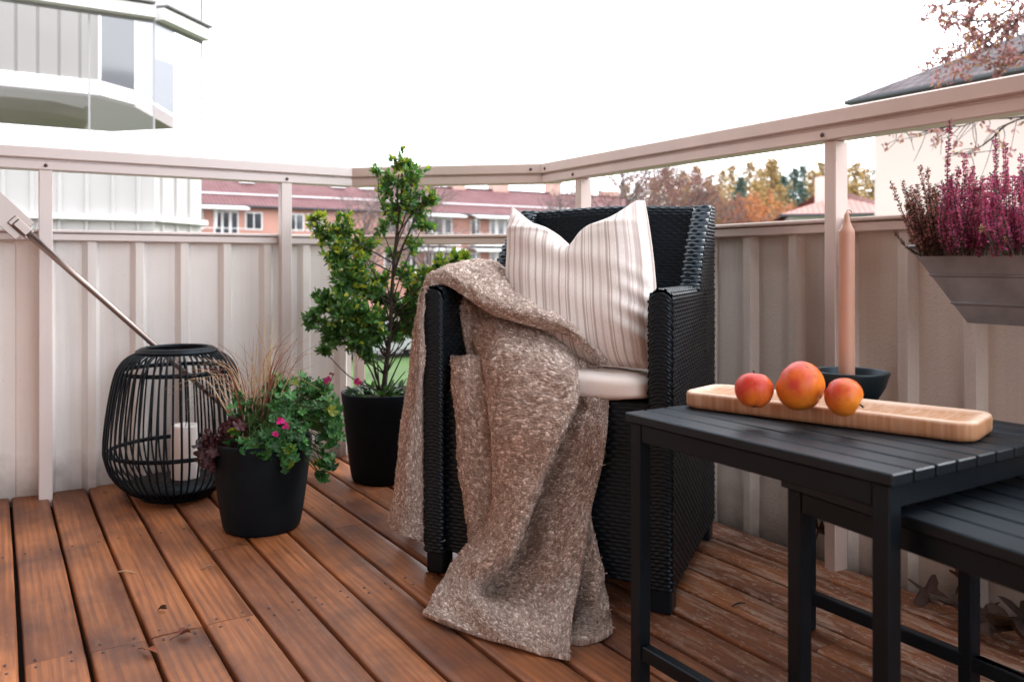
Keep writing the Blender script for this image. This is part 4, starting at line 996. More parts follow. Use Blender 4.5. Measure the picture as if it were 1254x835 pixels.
def apple(u, v, rpx, seed, D, sq, label, tilt):
    r_ = rpx * D / F; zb = 0.4762 + bh - 0.0052
    c = P(u, v, D); c[2] = zb + r_ * sq * 0.955
    th_ = np.linspace(0, PI, 34); an = np.linspace(0, 2 * PI, 48, endpoint=False)
    rr = np.sin(th_) * (1 + 0.06 * np.cos(th_)); zz = np.cos(th_) * sq
    zz = zz - 0.20 * np.exp(-(th_ / 0.33) ** 2) + 0.11 * np.exp(-((PI - th_) / 0.26) ** 2)
    ring = np.stack([rr[:, None] * np.cos(an), rr[:, None] * np.sin(an), np.broadcast_to(zz[:, None], (34, 48))], -1)
    ring = ring * (1 + 0.022 * np.cos(5 * an)[None, :, None] * (np.abs(np.cos(th_)) ** 2)[:, None, None] + 0.012 * np.sin(2 * an + seed)[None, :, None])
    rot = Matrix.Rotation(tilt[1], 3, 'Z') @ Matrix.Rotation(tilt[0], 3, 'X')
    v_ = (ring * r_) @ np.array(rot).T
    c[2] = zb - v_[..., 2].min()
    o = thing('apple', label, 'apple', c)
    g = G(); g.grid((v_ + c)[::-1], wrap=True)
    sk = g.build('skin', apple_mat(seed), o)
    q = lambda *a: np.array(rot) @ np.array(a) * r_ + c
    if seed != 2: 
        g = G(); g.tube(crs(np.array([q(0, 0, .74 * sq), q(.02, 0, .95 * sq), q(.08, .03, 1.12 * sq)]), 6), np.linspace(.0011, .0016, 6), 7); g.build('stem', MT['bark'], o)
    g = G(); n = 7; a = np.arange(n) * 2 * PI / n
    leaves(g, np.array([q(0, 0, -.86 * sq)] * n), np.array([np.array(rot) @ np.array([math.cos(k), math.sin(k), -.6]) for k in a]), np.array([np.array(rot) @ np.array([0, 0, -1.0])] * n), .0048, .003, (0.04, .022, .014)); g.build('calyx', MT['dry'], o)
apple(923.5, 475, 23.0, 1, 1.335, 0.95, 'small red and orange apple leftmost in the row on the wooden board', (0.35, 2.2))
apple(980.5, 474, 30.5, 2, 1.315, 0.92, 'biggest apple, orange with brown marks, in the middle of the row', (-1.15, 0.4))
apple(1033, 485, 23.6, 3, 1.262, 0.95, 'small rosy apple at the right end of the row, showing its calyx', (-2.0, 0.55 - PI))

# --- candle holder
BC = P(1042, 325, 1.495); BC[2] = 0.4755
o = thing('candle_bowl', 'small round black ceramic bowl serving as candle holder behind the board', 'bowl', BC)
g = G(); g.lathe([(0, 0), (0.030, 0), (0.034, 0.003), (0.046, 0.016), (0.058, 0.036), (0.0650, 0.060), (0.0655, 0.0625), (0.0640, 0.0640), (0.0618, 0.0620), (0.055, 0.040), (0.042, 0.018), (0.028, 0.009), (0, 0.008)], 64, BC); g.build('bowl_body', MT['bowl'], o)
g = G(); g.lathe([(0, 0.008), (0.022, 0.008), (0.0225, 0.030), (0.0165, 0.031), (0.016, 0.02), (0, .02)], 28, BC); g.build('candle_cup', MT['bowl'], o)
g = G(); KC = BC + W(-0.0075, 0, 0)
g.lathe([(0, .021), (.0138, .021), (.0140, .03), (.0137, .2), (.0139, .312), (.0134, .318), (.0100, .323), (.0062, .334), (.0044, .345), (.003, .350), (0, .351)], 28, KC)
o = thing('taper_candle', 'tall dusty pink taper candle with a white wick, standing in the black bowl', 'candle', BC); g.build('wax', MT['pink_wax'], o)
k0 = KC + np.array([0, 0, .348]); 
g = G(); g.tube(crs(np.array([k0, k0 + W(.001, 0, .006), k0 + W(.006, 0, .007), k0 + W(.010, .0, .002)]), 9), .0017, 7); g.build('wick', MT['wick'], o)

# ================================================================== ZINC PLANTER + HEATHER
zt, zb = 0.768, 0.619; ya, yb = 0.985, 0.10
pl = thing('zinc_planter', 'long tapered grey zinc planter hung on the right parapet, full of heather', 'planter', (1.62, 0.55, zb))
g = G()
def trough(off, z, w):
    k = (z - zb) / (zt - zb); y1 = 0.880 + (ya - 0.880) * k; y0_ = yb + 0.09 - 0.09 * k
    xf = 1.586 - 0.026 * k; return np.array([(xf + off, y0_ + off, z), (1.668 - off, y0_ + off, z), (1.668 - off, y1 - off, z), (xf + off, y1 - off, z)])
zs = [zb, zb + .001, zb + .034, zb + .036, zb + .039, zb + .041, zb + .088, zb + .090, zb + .093, zb + .095, zt - .004]
of = [.004, 0, 0, -.0022, -.0022, 0, 0, -.0022, -.0022, 0, 0]
rings = [trough(b, a, 0) for a, b in zip(zs, of)]
g.grid(np.array(rings)[::-1], wrap=True, smooth=False)
g.add(rings[0], [[3, 2, 1, 0]], smooth=False)
g.grid(np.array([trough(.0015, zt - .004, 0), trough(.0015, zb + .02, 0)])[::-1], wrap=True, smooth=False)
g.build('trough', MT['zinc'], pl)
g = G(); tr = trough(0.0, zt, 0); tr = np.concatenate([tr, tr[:1]])
for i in range(4): g.beam(tr[i], tr[i + 1], .006, .006, .002)
g.build('rim', MT['zinc'], pl)
g = G(); t_ = trough(.002, zt - .018, 0); g.add(t_, [[0, 1, 2, 3]], smooth=False); g.build('soil', MT['soil'], pl)
for yy in (0.78, 0.30):
    g = G(); g.tube(crs(np.array([(1.672, yy, zt - .05), (1.675, yy, zt + .03), (1.690, yy, .851), (1.74, yy, .8505), (1.786, yy, .850), (1.79, yy, .80)]), 24), .003, 7); g.build('hook', MT['zinc'], pl)
def heather(label, cx, specs, colA, colB, dead, group='heather plants in the zinc planter', name='heather_plant'):
    """specs: (u, v_top, lean px, base u)"""
    o = thing(name, label, 'plant', cx, group)
    st_ = G(); fl = G(); gr_ = G()
    for (u, vt, ub_, D, flo) in specs:
        tip = P(u, vt, D); b = P(ub_, 306, D); b[2] = zt - .02
        m = (tip + b) / 2 + R.normal(0, .006, 3) - np.array([0, 0, .01]); path = crs(np.array([b, m, tip]), 24); st_.tube(path, np.linspace(.0014, .0006, 24), 4, cap=False)
        Ls = np.linalg.norm(tip - b); td = nrm(np.gradient(path, axis=0))
        n = int(Ls * 2100); f = R.uniform(0.10, 1, n); pp = np.stack([np.interp(f, np.linspace(0, 1, 24), path[:, i]) for i in range(3)], -1); tt_ = np.stack([np.interp(f, np.linspace(0, 1, 24), td[:, i]) for i in range(3)], -1)
        out = nrm(np.cross(tt_, R.normal(size=(n, 3)))); isf = R.random(n) < flo * np.clip((f - .12) * 3.0, 0, 1) * np.clip((1.02 - f) * 14, 0.15, 1)
        d = nrm(out + tt_ * np.where(isf, .35, 1.0)[:, None] + np.array([0, 0, -.15]) * isf[:, None])
        k = R.random((n, 1)); cf = np.array(colA) * (1 - k) + np.array(colB) * k; cf = np.where(R.random((n, 1)) < dead, (0.16, .085, .07), cf)
        cg = np.array((0.030, .034, .022)) * (1 - k) + np.array((0.085, .075, .045)) * k
        i = isf; q = int(i.sum())
        if q: leaves(fl, pp[i] + out[i] * .001, d[i], R.normal(size=(q, 3)), R.uniform(.0038, .0068, q), R.uniform(.003, .0045, q), cf[i])
        i = ~isf; q = int(i.sum()); leaves(gr_, pp[i], d[i], R.normal(size=(q, 3)), R.uniform(.004, .0085, q), R.uniform(.0011, .002, q), cg[i], DI, DIF)
    st_.build('stems', MT['bark'], o); 
    if fl.n: fl.build('florets', MT['petal'], o)
    gr_.build('foliage', MT['leaf_soft'], o)
def spikes(lst, n, u0, u1, v0, v1, bu0, bu1, D0, D1, flo):
    out = [(u, v, bu, D, fl) for u, v, bu, D, fl in lst]
    for _ in range(n):
        u = R.uniform(u0, u1); out.append((u, R.uniform(v0, v1) , bu0 + (bu1 - bu0) * np.clip((u - u0) / (u1 - u0) + R.normal(0, .12), 0, 1), R.uniform(D0, D1), flo * R.uniform(.5, 1.2)))
    return out
h1 = spikes([(1090, 222, 1128, 1.63, .55), (1105, 222, 1128, 1.64, .55), (1126, 204, 1135, 1.62, .6), (1136, 206, 1140, 1.60, .6), (1120, 232, 1136, 1.66, .55), (1142, 232, 1146, 1.62, .5), (1112, 250, 1132, 1.6, .4), (1096, 284, 1128, 1.62, .1)], 48, 1108, 1158, 226, 275, 1130, 1162, 1.57, 1.68, .6)
heather('faded brown-pink heather at the left end of the zinc planter', P(1140, 306, 1.6), h1, (0.36, .15, .19), (0.55, .27, .31), .25)
h2 = spikes([(1163, 148, 1168, 1.60, .5), (1180, 188, 1178, 1.58, 1.0), (1174, 205, 1176, 1.6, 1.), (1192, 205, 1186, 1.6, .8), (1188, 215, 1184, 1.56, .9)], 84, 1152, 1206, 214, 285, 1160, 1200, 1.50, 1.64, .85)
heather('heather with magenta spikes in the middle, one thin bare-tipped spike highest', P(1180, 306, 1.57), h2, (0.36, .06, .21), (0.62, .17, .38), .12)
h3 = spikes([(1219, 163, 1230, 1.53, .5), (1231, 176, 1232, 1.52, 1.0), (1250, 190, 1246, 1.48, .9), (1228, 210, 1230, 1.5, 1.), (1240, 215, 1238, 1.5, 1.)], 110, 1202, 1300, 205, 290, 1205, 1300, 1.40, 1.58, .9)
heather('dense magenta heather cut off by the right edge of the photo', P(1240, 306, 1.5), h3, (0.36, .055, .21), (0.64, .16, .39), .08)
# dry white sprigs hanging over the rim
sg = thing('heather_sprig', 'dried cream-white heather sprig lying across the front of the planter', 'sprig', P(1225, 290, 1.46))
g = G()
for pts in ([(1203, 283), (1215, 288), (1235, 294), (1256, 300)], [(1200, 279), (1210, 281), (1222, 288)], [(1228, 293), (1240, 290), (1252, 294)]):
    pth = crs(np.array([P(u, v, 1.47) for u, v in pts]), 30); g.tube(pth, .0012, 5, (.2, .14, .1)); n = 130; i = R.integers(0, 30, n)
    d = rdir(n) + np.array([0, 0, .3]); k = R.random((n, 1)); leaves(g, pth[i] + R.normal(0, .001, (n, 3)), d, R.normal(size=(n, 3)), R.uniform(.004, .007, n), R.uniform(.003, .0042, n), np.array((.35, .25, .2)) * (1 - k) + np.array((.78, .68, .6)) * k)
g.build('flower_heads', MT['petal'], sg)

# ================================================================== LITTER ON THE DECK
def maple(n=5):
    v = [(0, 0, 0)]; N = 30
    for i in range(N):
        a = -PI * .82 + 2 * PI * .82 * i / (N - 1); t = a / (PI * .82) * 2.0; fr = abs(t - round(t)) * 2; r_ = (1 - .62 * fr ** .7) * (1 - .22 * abs(t) / 2); r_ *= 1 + .06 * math.cos(11 * a)
        v.append((.35 + .62 * r_ * math.cos(a) - .15, .6 * r_ * math.sin(a), .14 * math.sin(3 * a) + .10 * r_ * r_))
    v[0] = (.25, 0, 0); f = np.array([(0, i, i + 1) for i in range(1, N)]); return np.array(v), [f]
MV, MF = maple()
def dead_leaf(name, label, p, d, n, L, col, tpl=None, stalk=True):
    g = G(); tv, tf = tpl or (MV, MF); p = np.asarray(p, float); d = nrm(d)
    leaves(g, [p], [d], [n], L, L, col, tv, tf)
    if stalk: g.tube([p, p - d * L * .35 + np.array([0, 0, L * .06]), p - d * L * .65], [.0010, .0008, .0008], 5, np.array(col) * .7)
    lo = np.concatenate(g.v)[:, 2].min(); 
    if lo < 0.003: g.v = [q + np.array([0, 0, 0.003 - lo]) for q in g.v]
    o = g.build(name, MT['dry'], None, p); tag(o, label, 'leaf'); return o
WH = 1.740
dead_leaf('dead_leaf', 'large brown maple leaf propped upright against the taupe wall under the tables', (1.722, .955, .045), (-.05, .2, 1), (-1, .1, .1), .085, (.11, .045, .028))
dead_leaf('dead_leaf', 'brown curled leaf lying flat at the foot of the wall below the upright one', (1.68, .93, .012), (-.3, -.9, .2), (-.5, 0, 1), .11, (.075, .034, .024))
dead_leaf('dead_leaf', 'dark crumpled leaf pointing left of the upright leaf at the wall', (1.69, 1.00, .014), (-.2, .9, .35), (-.6, 0, 1), .09, (.06, .028, .02))
dead_leaf('dead_leaf', 'dark brown leaf stuck low on the wall beside a post behind the lower table', (1.726, 1.325, .10), (0, .15, -1), (-1, 0, 0), .07, (.05, .026, .02), None, False)
dead_leaf('dead_leaf', 'tiny red-brown leaf sticking to the taupe wall between the table legs', (1.758, 1.195, .115), (0, .3, -1), (-1, 0, 0), .022, (.12, .03, .02), (OV, OVF), False)
for k, (y, dx, L, dr, lb) in enumerate(((.86, .03, .13, (-.5, -1, .5), 'big dark dead leaf on the litter heap at the right edge'), (.82, .05, .12, (-1, .4, .4), 'folded brown dead leaf in front of the litter heap by the wall'), (.90, .08, .10, (.2, -1, .15), 'flat dark dead leaf nearest the table in the litter heap'), (.80, .0, .12, (0, .4, 1), 'dark dead leaf leaning on the wall at the right edge of the photo'))):
    dead_leaf('dead_leaf', lb, (1.72 - dx, y, .03), dr, (-.6, .2, .8), L, np.array((.045, .026, .02)) * (1 + .3 * k))
g = G()
for k in range(9):
    a = np.array([1.70 + R.normal(0, .02), .86 + R.normal(0, .05), .012 + .02 * R.random()]); d = nrm([R.normal(0, .5), -1, R.normal(.15, .2)]) * R.uniform(.06, .13)
    g.tube(crs(np.array([a, a + d * .5 + R.normal(0, .006, 3), a + d]), 7), [.003, .003, .0028, .0025, .002, .0018, .0012], 6)
tag(g.build('twig_heap', MT['bark'], None, (1.70, .86, 0)), 'small heap of dark twigs among dead leaves at the foot of the right wall', 'twigs')
lanceo = (OV * np.array([1, .55, 1.2]), OVF)
dead_leaf('dead_leaf', 'narrow rust-coloured leaf lying on the deck near the bottom left', on_floor(178, 797, .004), W(.6, -.35, .12) , (0, 0, 1), .034, (.30, .085, .035), lanceo)
dead_leaf('dead_leaf', 'small curled dark red leaf on the deck right of the rust-coloured one', on_floor(218, 780, .004), W(.5, .5, .15), (0, .2, 1), .026, (.17, .05, .035), (OV * np.array([1, 1, 3]), OVF))
dead_leaf('dead_leaf', 'tiny dark leaf curl on the deck above the curled dark red leaf', on_floor(205, 747, .004), W(-.8, .1, .1), (0, 0, 1), .022, (.07, .035, .025), (OV * np.array([1, .4, 3]), OVF), False)
for (a, b, lb, c) in (((143, 700), (166, 701), 'short pale straw across a deck gap near the lantern', (.55, .36, .22)), ((246, 697), (262, 692), 'thin tan straw on the deck below the front pot', (.36, .2, .12)), ((896, 742), (912, 738), 'thin dark twig lying on the flaked boards behind the table leg', (.03, .02, .02))):
    g = G(); p0, p1 = on_floor(*a, .004), on_floor(*b, .004); g.tube(crs(np.array([p0, (p0 + p1) / 2 + np.array([0, 0, .003]), p1]), 6), [.0012, .0018, .002, .002, .0016, .001], 6, c)
    tag(g.build('straw', MT['dry'], None, p0), lb, 'straw')
for k, (u, v) in enumerate(((330, 690), (352, 712))): pass

# ================================================================== SURROUNDINGS
GZ = -3.0
g = G(); g.add([(-900, -300, GZ), (1500, -300, GZ), (1500, 2000, GZ), (-900, 2000, GZ)], [[0, 1, 2, 3]], smooth=False); structure(g.build('ground', MT['ground']))
g = G(); g.add([(2, 4, GZ + .02), (60, 4, GZ + .02), (60, 31.5, GZ + .02), (2, 31.5, GZ + .02)], [[0, 1, 2, 3]], smooth=False); structure(g.build('lawn', MT['lawn']))
g = G(); g.add([(-30, 31.8, GZ + .03), (90, 31.8, GZ + .03), (90, 39, GZ + .03), (-30, 39, GZ + .03)], [[0, 1, 2, 3]], smooth=False); structure(g.build('road', MT['asphalt']))

# --- neighbour's glazed bay
NY = 7.22; NX = 1.09
nb = thing('glazed_bay', 'white glazed balcony bay of the neighbouring flat, upper left', 'balcony', (0, NY, 0))
ch = NX + 0.46, NY + 0.46
segs = [((-3.2, NY), (NX, NY), (0, -1)), ((NX, NY), ch, (0.7071, -0.7071)), (ch, (ch[0], NY + 2.4), (1, 0))]
for a, b, inn in segs:
    L = math.dist(a, b)
    prr = [(0, 0)]; x = .1
    while x < L - .05: prr += [(x - .018, 0), (x - .010, .018), (x + .010, .018), (x + .018, 0)]; x += .185
    prr.append((L, 0))
    sheet(a, b, inn, prr, -.2, 1.585).build('panel', MT['nb_panel'], nb)
    off = np.array(inn)
    A_ = np.array(a) + off * .035; B_ = np.array(b) + off * .035
    g = G(); g.beam((*A_, 1.105), (*B_, 1.105), .05, .045, .004); g.build('ledge', MT['white'], nb)
    g = G(); g.beam((*a, 1.60), (*b, 1.60), .05, .035, .003); g.build('sill', MT['white'], nb)
    if inn == (1, 0): continue
    g = G(); g.beam((*(np.array(a) + off * .05), 2.765), (*(np.array(b) + off * .05), 2.765), .10, .10, .004); g.build('fascia', MT['white'], nb)
    g = G(); g.beam((*(np.array(a) + off * .05), 2.835), (*(np.array(b) + off * .05), 2.835), .16, .018, .003); g.build('drip_edge', MT['greyline'], nb)
    g = G(); g.beam((*a, 2.707), (*b, 2.707), .04, .016, .002); g.build('track', MT['greyline'], nb)
    g = G(); g.add([(*a, 1.62), (*b, 1.62), (*b, 2.70), (*a, 2.70)], [[0, 1, 2, 3]], smooth=False); inn == (1, 0) or g.build('glass_pane', MT['glass'], nb)
    sheet(a, b, inn, [(0, 0), (L, 0)], 2.85, 4.6).build('upper_panel', MT['white'], nb)
for x in (NX, .62, -.02, -.06, -.62, -1.15):
    g = G(); g.box((x - .006, NY - .012, 1.618), (x + .006, NY + .008, 2.70)); g.build('glazing_bar', MT['barline'], nb)
g = G(); g.box((ch[0] - .008, ch[1] - .008, 1.618), (ch[0] + .008, ch[1] + .008, 2.70)); g.build('glazing_bar', MT['barline'], nb)
g = G(); g.box((ch[0] - .008, ch[1] - .012, 2.85), (ch[0] + .014, ch[1] + .012, 4.6)); g.build('corner_trim', MT['greyline'], nb)
g = G(); prism(g, np.array([(-3.2, NY + .02), (NX - .01, NY + .02), (ch[0] - .02, ch[1] + .01), (ch[0] - .02, NY + 2.4), (-3.2, NY + 2.4)]), .1, .22); g.build('floor_slab', MT['soffit'], nb)

# --- reflection in the bay glass, modelled as an added balcony behind it
FZ = 2.58
fa_, fb_, fc_ = P(-160, 115, 8.75), P(122, 119, (FZ - EYE) * F / 205), P(166, 131, (FZ - EYE) * F / 193.5)
fd_, fe_ = P(188, 104, (FZ - EYE) * F / 178), P(136, 162, (FZ - EYE) * F / 163)
fe0 = P(-160, 156, (FZ - EYE) * F / 169)
fbx = thing('reflected_balcony', 'added stand-in for a reflection in the bay glass: grey-bottomed ribbed balcony with a dark corner window', 'balcony', (*fb_[:2], FZ))
yF = fb_[1]; xF0 = -4.5
poly = np.array([(xF0, yF), fb_[:2], fc_[:2], fd_[:2] + np.array([.35, .6]), fe_[:2], (xF0, fe_[1])])
g = G(); prism(g, poly, FZ, FZ + .16); g.build('slab', MT['soffit'], fbx)
g = G(); g.beam((xF0, yF - .02, FZ + .10), (fb_[0], yF - .02, FZ + .10), .05, .16, .004); g.beam((fb_[0], yF - .02, FZ + .10), (fc_[0], fc_[1] - .01, FZ + .10), .05, .16, .004); g.build('fascia', MT['white'], fbx)
prr = [(0, 0)]; x = .08
while x < fb_[0] - xF0 - .06: prr += [(x - .016, 0), (x - .008, -.02), (x + .008, -.02), (x + .016, 0)]; x += .20
prr.append((fb_[0] - xF0, 0))
sheet((xF0, yF), fb_[:2], (0, -1), prr, FZ + .19, FZ + 1.6).build('panel', MT['far_panel'], fbx)
g = G(); g.add([(*fb_[:2], FZ + .19), (*fc_[:2], FZ + .19), (*fc_[:2], FZ + 1.6), (*fb_[:2], FZ + 1.6)], [[0, 1, 2, 3]], smooth=False); g.build('corner_window', MT['pane'], fbx)
g = G(); g.beam((*fb_[:2], FZ + .2), (*fb_[:2], FZ + 1.6), .03, .03, 0, up=(1, 0, 0)); g.beam((*fc_[:2], FZ + .2), (*fc_[:2], FZ + 1.6), .03, .03, 0, up=(1, 0, 0)); g.build('frame', MT['white'], fbx)
g = G(); q = fd_[:2] + np.array([.35, .6]); g.add([(*fc_[:2], FZ + .19), (*q, FZ + .19), (*q, FZ + 1.6), (*fc_[:2], FZ + 1.6)], [[0, 1, 2, 3]], smooth=False); g.build('side_panel', MT['far_side'], fbx)
wy = fe_[1] + .02
g = G(); g.box((xF0 - 3, wy - 2.5, GZ), (-1.9, wy + .3, FZ + 3.0)); wl_ = g.build('white_facade', MT['white'], None, (0, wy, GZ)); tag(wl_, 'white house facade added to carry the balcony that stands for a reflection, beyond the left edge of the photo', 'facade')

# --- long red apartment block
BY = 60.8
rb = thing('apartment_block', 'long salmon brick apartment block with red tiled roof, chimneys and white balconies', 'building', (26, BY, GZ))
EZ, RZ, BX0, BX1 = 5.15, 7.7, -4.0, 55.0
g = G()
wl = [(BX0, BY, GZ), (BX1, BY, GZ), (BX1, BY, EZ), (BX0, BY, EZ), (BX0, BY + 10.4, GZ), (BX1, BY + 10.4, GZ), (BX1, BY + 10.4, EZ), (BX0, BY + 10.4, EZ), (BX0, BY + 5.2, RZ - .15), (BX1, BY + 5.2, RZ - .15)]
g.add(np.array(wl), [np.array([[0, 1, 2, 3], [5, 4, 7, 6]]), np.array([[1, 5, 6, 9, 2], [4, 0, 3, 8, 7]])], uv=np.array([(0, 0), (59, 0), (59, 8), (0, 8), (10, 0), (70, 0), (70, 8), (10, 8), (5, 10), (65, 10)]), smooth=False)
g.build('wall', MT['facade'], rb)
g = G()
ro = 0.55; sl = math.hypot(5.2 + ro, RZ - EZ + .3)
v = np.array([(BX0 - .4, BY - ro, EZ - .12), (BX1 + .4, BY - ro, EZ - .12), (BX1 + .4, BY + 5.2, RZ), (BX0 - .4, BY + 5.2, RZ), (BX0 - .4, BY + 10.4 + ro, EZ - .12), (BX1 + .4, BY + 10.4 + ro, EZ - .12)])
g.add(v[:4], [[0, 1, 2, 3]], uv=[(0, 0), (60, 0), (60, sl), (0, sl)], smooth=False); g.add(v[[3, 2, 5, 4]], [[0, 1, 2, 3]], uv=[(0, 0), (60, 0), (60, sl), (0, sl)], smooth=False)
roof = g.build('roof', MT['tile'], rb)
g = G(); g.box((BX0 - .4, BY - ro - .1, EZ - .26), (BX1 + .4, BY - ro + .08, EZ - .13), .02); g.box((BX0, BY - ro + .1, EZ - .24), (BX1, BY, EZ - .18)); g.build('gutter', MT['gutter'], roof)
g = G(); k = .30; g.beam((BX0, BY - ro + k * (5.2 + ro), EZ - .12 + k * (RZ - EZ + .12) + .14), (BX1, BY - ro + k * (5.2 + ro), EZ - .12 + k * (RZ - EZ + .12) + .14), .12, .10, .0); g.build('snow_guard', MT['white'], roof)
g = G(); g.beam((BX0 - .4, BY + 5.2, RZ + .03), (BX1 + .4, BY + 5.2, RZ + .03), .3, .12, .03); g.build('ridge', MT['tile'], roof)
def bx_at(u, Y):   # world X seen at column u on the plane Y
    xc = (u - 627) / F; return Y * (SN + xc * CS) / (CS - xc * SN)
for (u0, u1, h) in ((552, 567, 1.25), (601, 620, .85), (671, 684, 1.05), (322, 333, .7)):
    xa, xb = bx_at(u0, BY + 5.4), bx_at(u1, BY + 5.4); g = G(); g.box((xa, BY + 4.9, RZ - .4), (xb, BY + 6.0, RZ + h), .02); c_ = g.build('chimney', MT['brick'], roof)
    g = G(); g.box((xa - .08, BY + 4.82, RZ + h), (xb + .08, BY + 6.08, RZ + h + .1)); g.build('chimney_cap', MT['gutter'], c_)
for u in (296, 410, 445):
    xa = bx_at(u, BY + 3); g = G(); k = .72; zc = EZ + k * (RZ - EZ); g.box((xa, BY + k * 5.2 - .3, zc + .02), (xa + 1.1, BY + k * 5.2 + .5, zc + .35), .03); g.build('skylight', MT['white'], roof)
# balconies and windows on three storeys
balx = [bx_at(262, BY) - 1.6, bx_at(262, BY) + 14.6, bx_at(600, BY) - 2.2, bx_at(600, BY) + 12.5]
stor = [2.35, -.40]
for bx0 in balx:
    for zf in stor:
        w_ = 4.6 if bx0 > 25 else 3.4
        b_ = thing('balcony', '', 'x'); del b_['label']; del b_['category']; b_.parent = rb; b_['_loc'] = rb['_loc']
        g = G(); g.box((bx0, BY - 1.35, zf), (bx0 + w_, BY - .003, zf + .14)); g.box((bx0, BY - 1.38, zf + .145), (bx0 + w_, BY - 1.32, zf + .62)); g.build('parapet', MT['white'], b_)
        g = G()
        g.beam((bx0, BY - 1.35, zf + .98), (bx0 + w_, BY - 1.35, zf + .98), .05, .05, 0)
        for q in np.linspace(0, w_, 5): g.beam((bx0 + q, BY - 1.35, zf + .62), (bx0 + q, BY - 1.35, zf + .955), .04, .04, 0)
        g.build('railing', MT['white'], b_)
        g = G(); g.box((bx0 + .05, BY - 1.38, zf + .62), (bx0 + .14, BY - 1.29, zf + 2.5)); g.build('post', MT['white'], b_)
        g = G(); g.box((bx0 + w_ * .42, BY - 1.38, zf + 1.01), (bx0 + w_ * .42 + .09, BY - 1.29, zf + 2.5)); g.build('post', MT['white'], b_)
        g = G(); g.add(np.array([(bx0 - .2, BY - 2.0, zf + 2.42), (bx0 + w_ + .2, BY - 2.0, zf + 2.42), (bx0 + w_ + .2, BY - .01, zf + 2.66), (bx0 - .2, BY - .01, zf + 2.66), (bx0 - .2, BY - 2.0, zf + 2.26), (bx0 + w_ + .2, BY - 2.0, zf + 2.26)]), [np.array([[0, 1, 2, 3], [4, 5, 1, 0]])], smooth=False); g.build('awning', MT['awning'], b_)
        g = G(); g.box((bx0 + w_ * .46, BY - .05, zf + .16), (bx0 + w_ * .97, BY - .004, zf + 2.3)); d_ = g.build('door', MT['white'], b_)
        g = G()
        for q in (.50, .66, .83): g.box((bx0 + w_ * q, BY - .062, zf + .45), (bx0 + w_ * (q + .11), BY - .052, zf + 2.15))
        g.build('pane', MT['pane'], d_)
        g = G(); g.box((bx0 + w_ * .06, BY - .05, zf + .9), (bx0 + w_ * .26, BY - .004, zf + 2.25)); d_ = g.build('window', MT['white'], b_)
        g = G(); g.box((bx0 + w_ * .06 + .09, BY - .062, zf + 1.0), (bx0 + w_ * .26 - .09, BY - .052, zf + 2.15)); g.build('pane', MT['pane'], d_)
wxs = [bx_at(300, BY), bx_at(352, BY), bx_at(375, BY), bx_at(470, BY), bx_at(520, BY), bx_at(670, BY), bx_at(705, BY), bx_at(225, BY)]
for wx in wxs:
    for zf in (2.35, -.40):
        g = G(); g.box((wx, BY - .06, zf + .95), (wx + 1.25, BY - .004, zf + 2.25)); w_ = g.build('window', MT['white'], rb)
        g = G(); g.box((wx + .10, BY - .075, zf + 1.05), (wx + .58, BY - .062, zf + 2.15)); g.box((wx + .67, BY - .075, zf + 1.05), (wx + 1.15, BY - .062, zf + 2.15)); g.build('pane', MT['pane'], w_)

# --- second brick building further back
r2 = thing('brick_building', 'far brick house with chimney, half hidden behind rusty bare trees', 'building', (66, 78, GZ))
p0 = P(733, 325, 95); p1 = P(800, 325, 104)
g = G(); q = np.array([p0[:2], p1[:2], p1[:2] + np.array([3, 8]), p0[:2] + np.array([3, 8])]); prism(g, q, GZ, 6.6); g.build('wall', MT['brick'], r2)
g = G(); m0 = (q[0] + q[3]) / 2; m1 = (q[1] + q[2]) / 2
g.add(np.array([(*q[0], 6.6), (*q[1], 6.6), (*m1, 8.4), (*m0, 8.4)]), [[0, 1, 2, 3]], uv=[(0, 0), (10, 0), (10, 4), (0, 4)], smooth=False); g.add(np.array([(*m0, 8.4), (*m1, 8.4), (*q[2], 6.6), (*q[3], 6.6)]), [[0, 1, 2, 3]], uv=[(0, 0), (10, 0), (10, 4), (0, 4)], smooth=False)
g.add(np.array([(*q[0], 6.6), (*q[3], 6.6), (*m0, 8.4)]), [[0, 2, 1]], smooth=False); rf = g.build('roof', MT['tile'], r2)
c0 = P(745, 325, 99); g = G(); g.box((c0[0] - 1.2, c0[1] - .5, 7.6), (c0[0] + 1.2, c0[1] + .5, 9.6)); g.build('chimney', MT['brick'], rf)

# --- pale house on the right
ho = thing('plastered_house', 'pale pink plastered house with grey-brown tiled hipped roof', 'house', (24, 8, GZ))
HX, HY1, HY0, HE, HW = 23.9, 16.25, -12.0, 6.05, 9.6
g = G(); g.box((HX, HY0, GZ), (HX + HW, HY1, HE - .16)); g.build('wall', MT['render_pink'], ho)
ov = .62; rise = (HW / 2 + ov) * math.tan(math.radians(27)); zr = HE + rise
a = np.array([(HX - ov, HY0 - ov, HE), (HX + HW + ov, HY0 - ov, HE), (HX + HW + ov, HY1 + ov, HE), (HX - ov, HY1 + ov, HE)]); r0 = (HX + HW / 2, HY0 + HW / 2, zr); r1 = (HX + HW / 2, HY1 - HW / 2, zr)
g = G(); sl = (HW / 2 + ov) / math.cos(math.radians(27)); Ly = HY1 - HY0 + 2 * ov
g.add(np.array([a[3], a[0], r0, r1]), [[0, 1, 2, 3]], uv=[(0, 0), (Ly, 0), (Ly - 5.4, sl), (5.4, sl)], smooth=False)
g.add(np.array([a[1], a[2], r1, r0]), [[0, 1, 2, 3]], uv=[(0, 0), (Ly, 0), (Ly - 5.4, sl), (5.4, sl)], smooth=False)
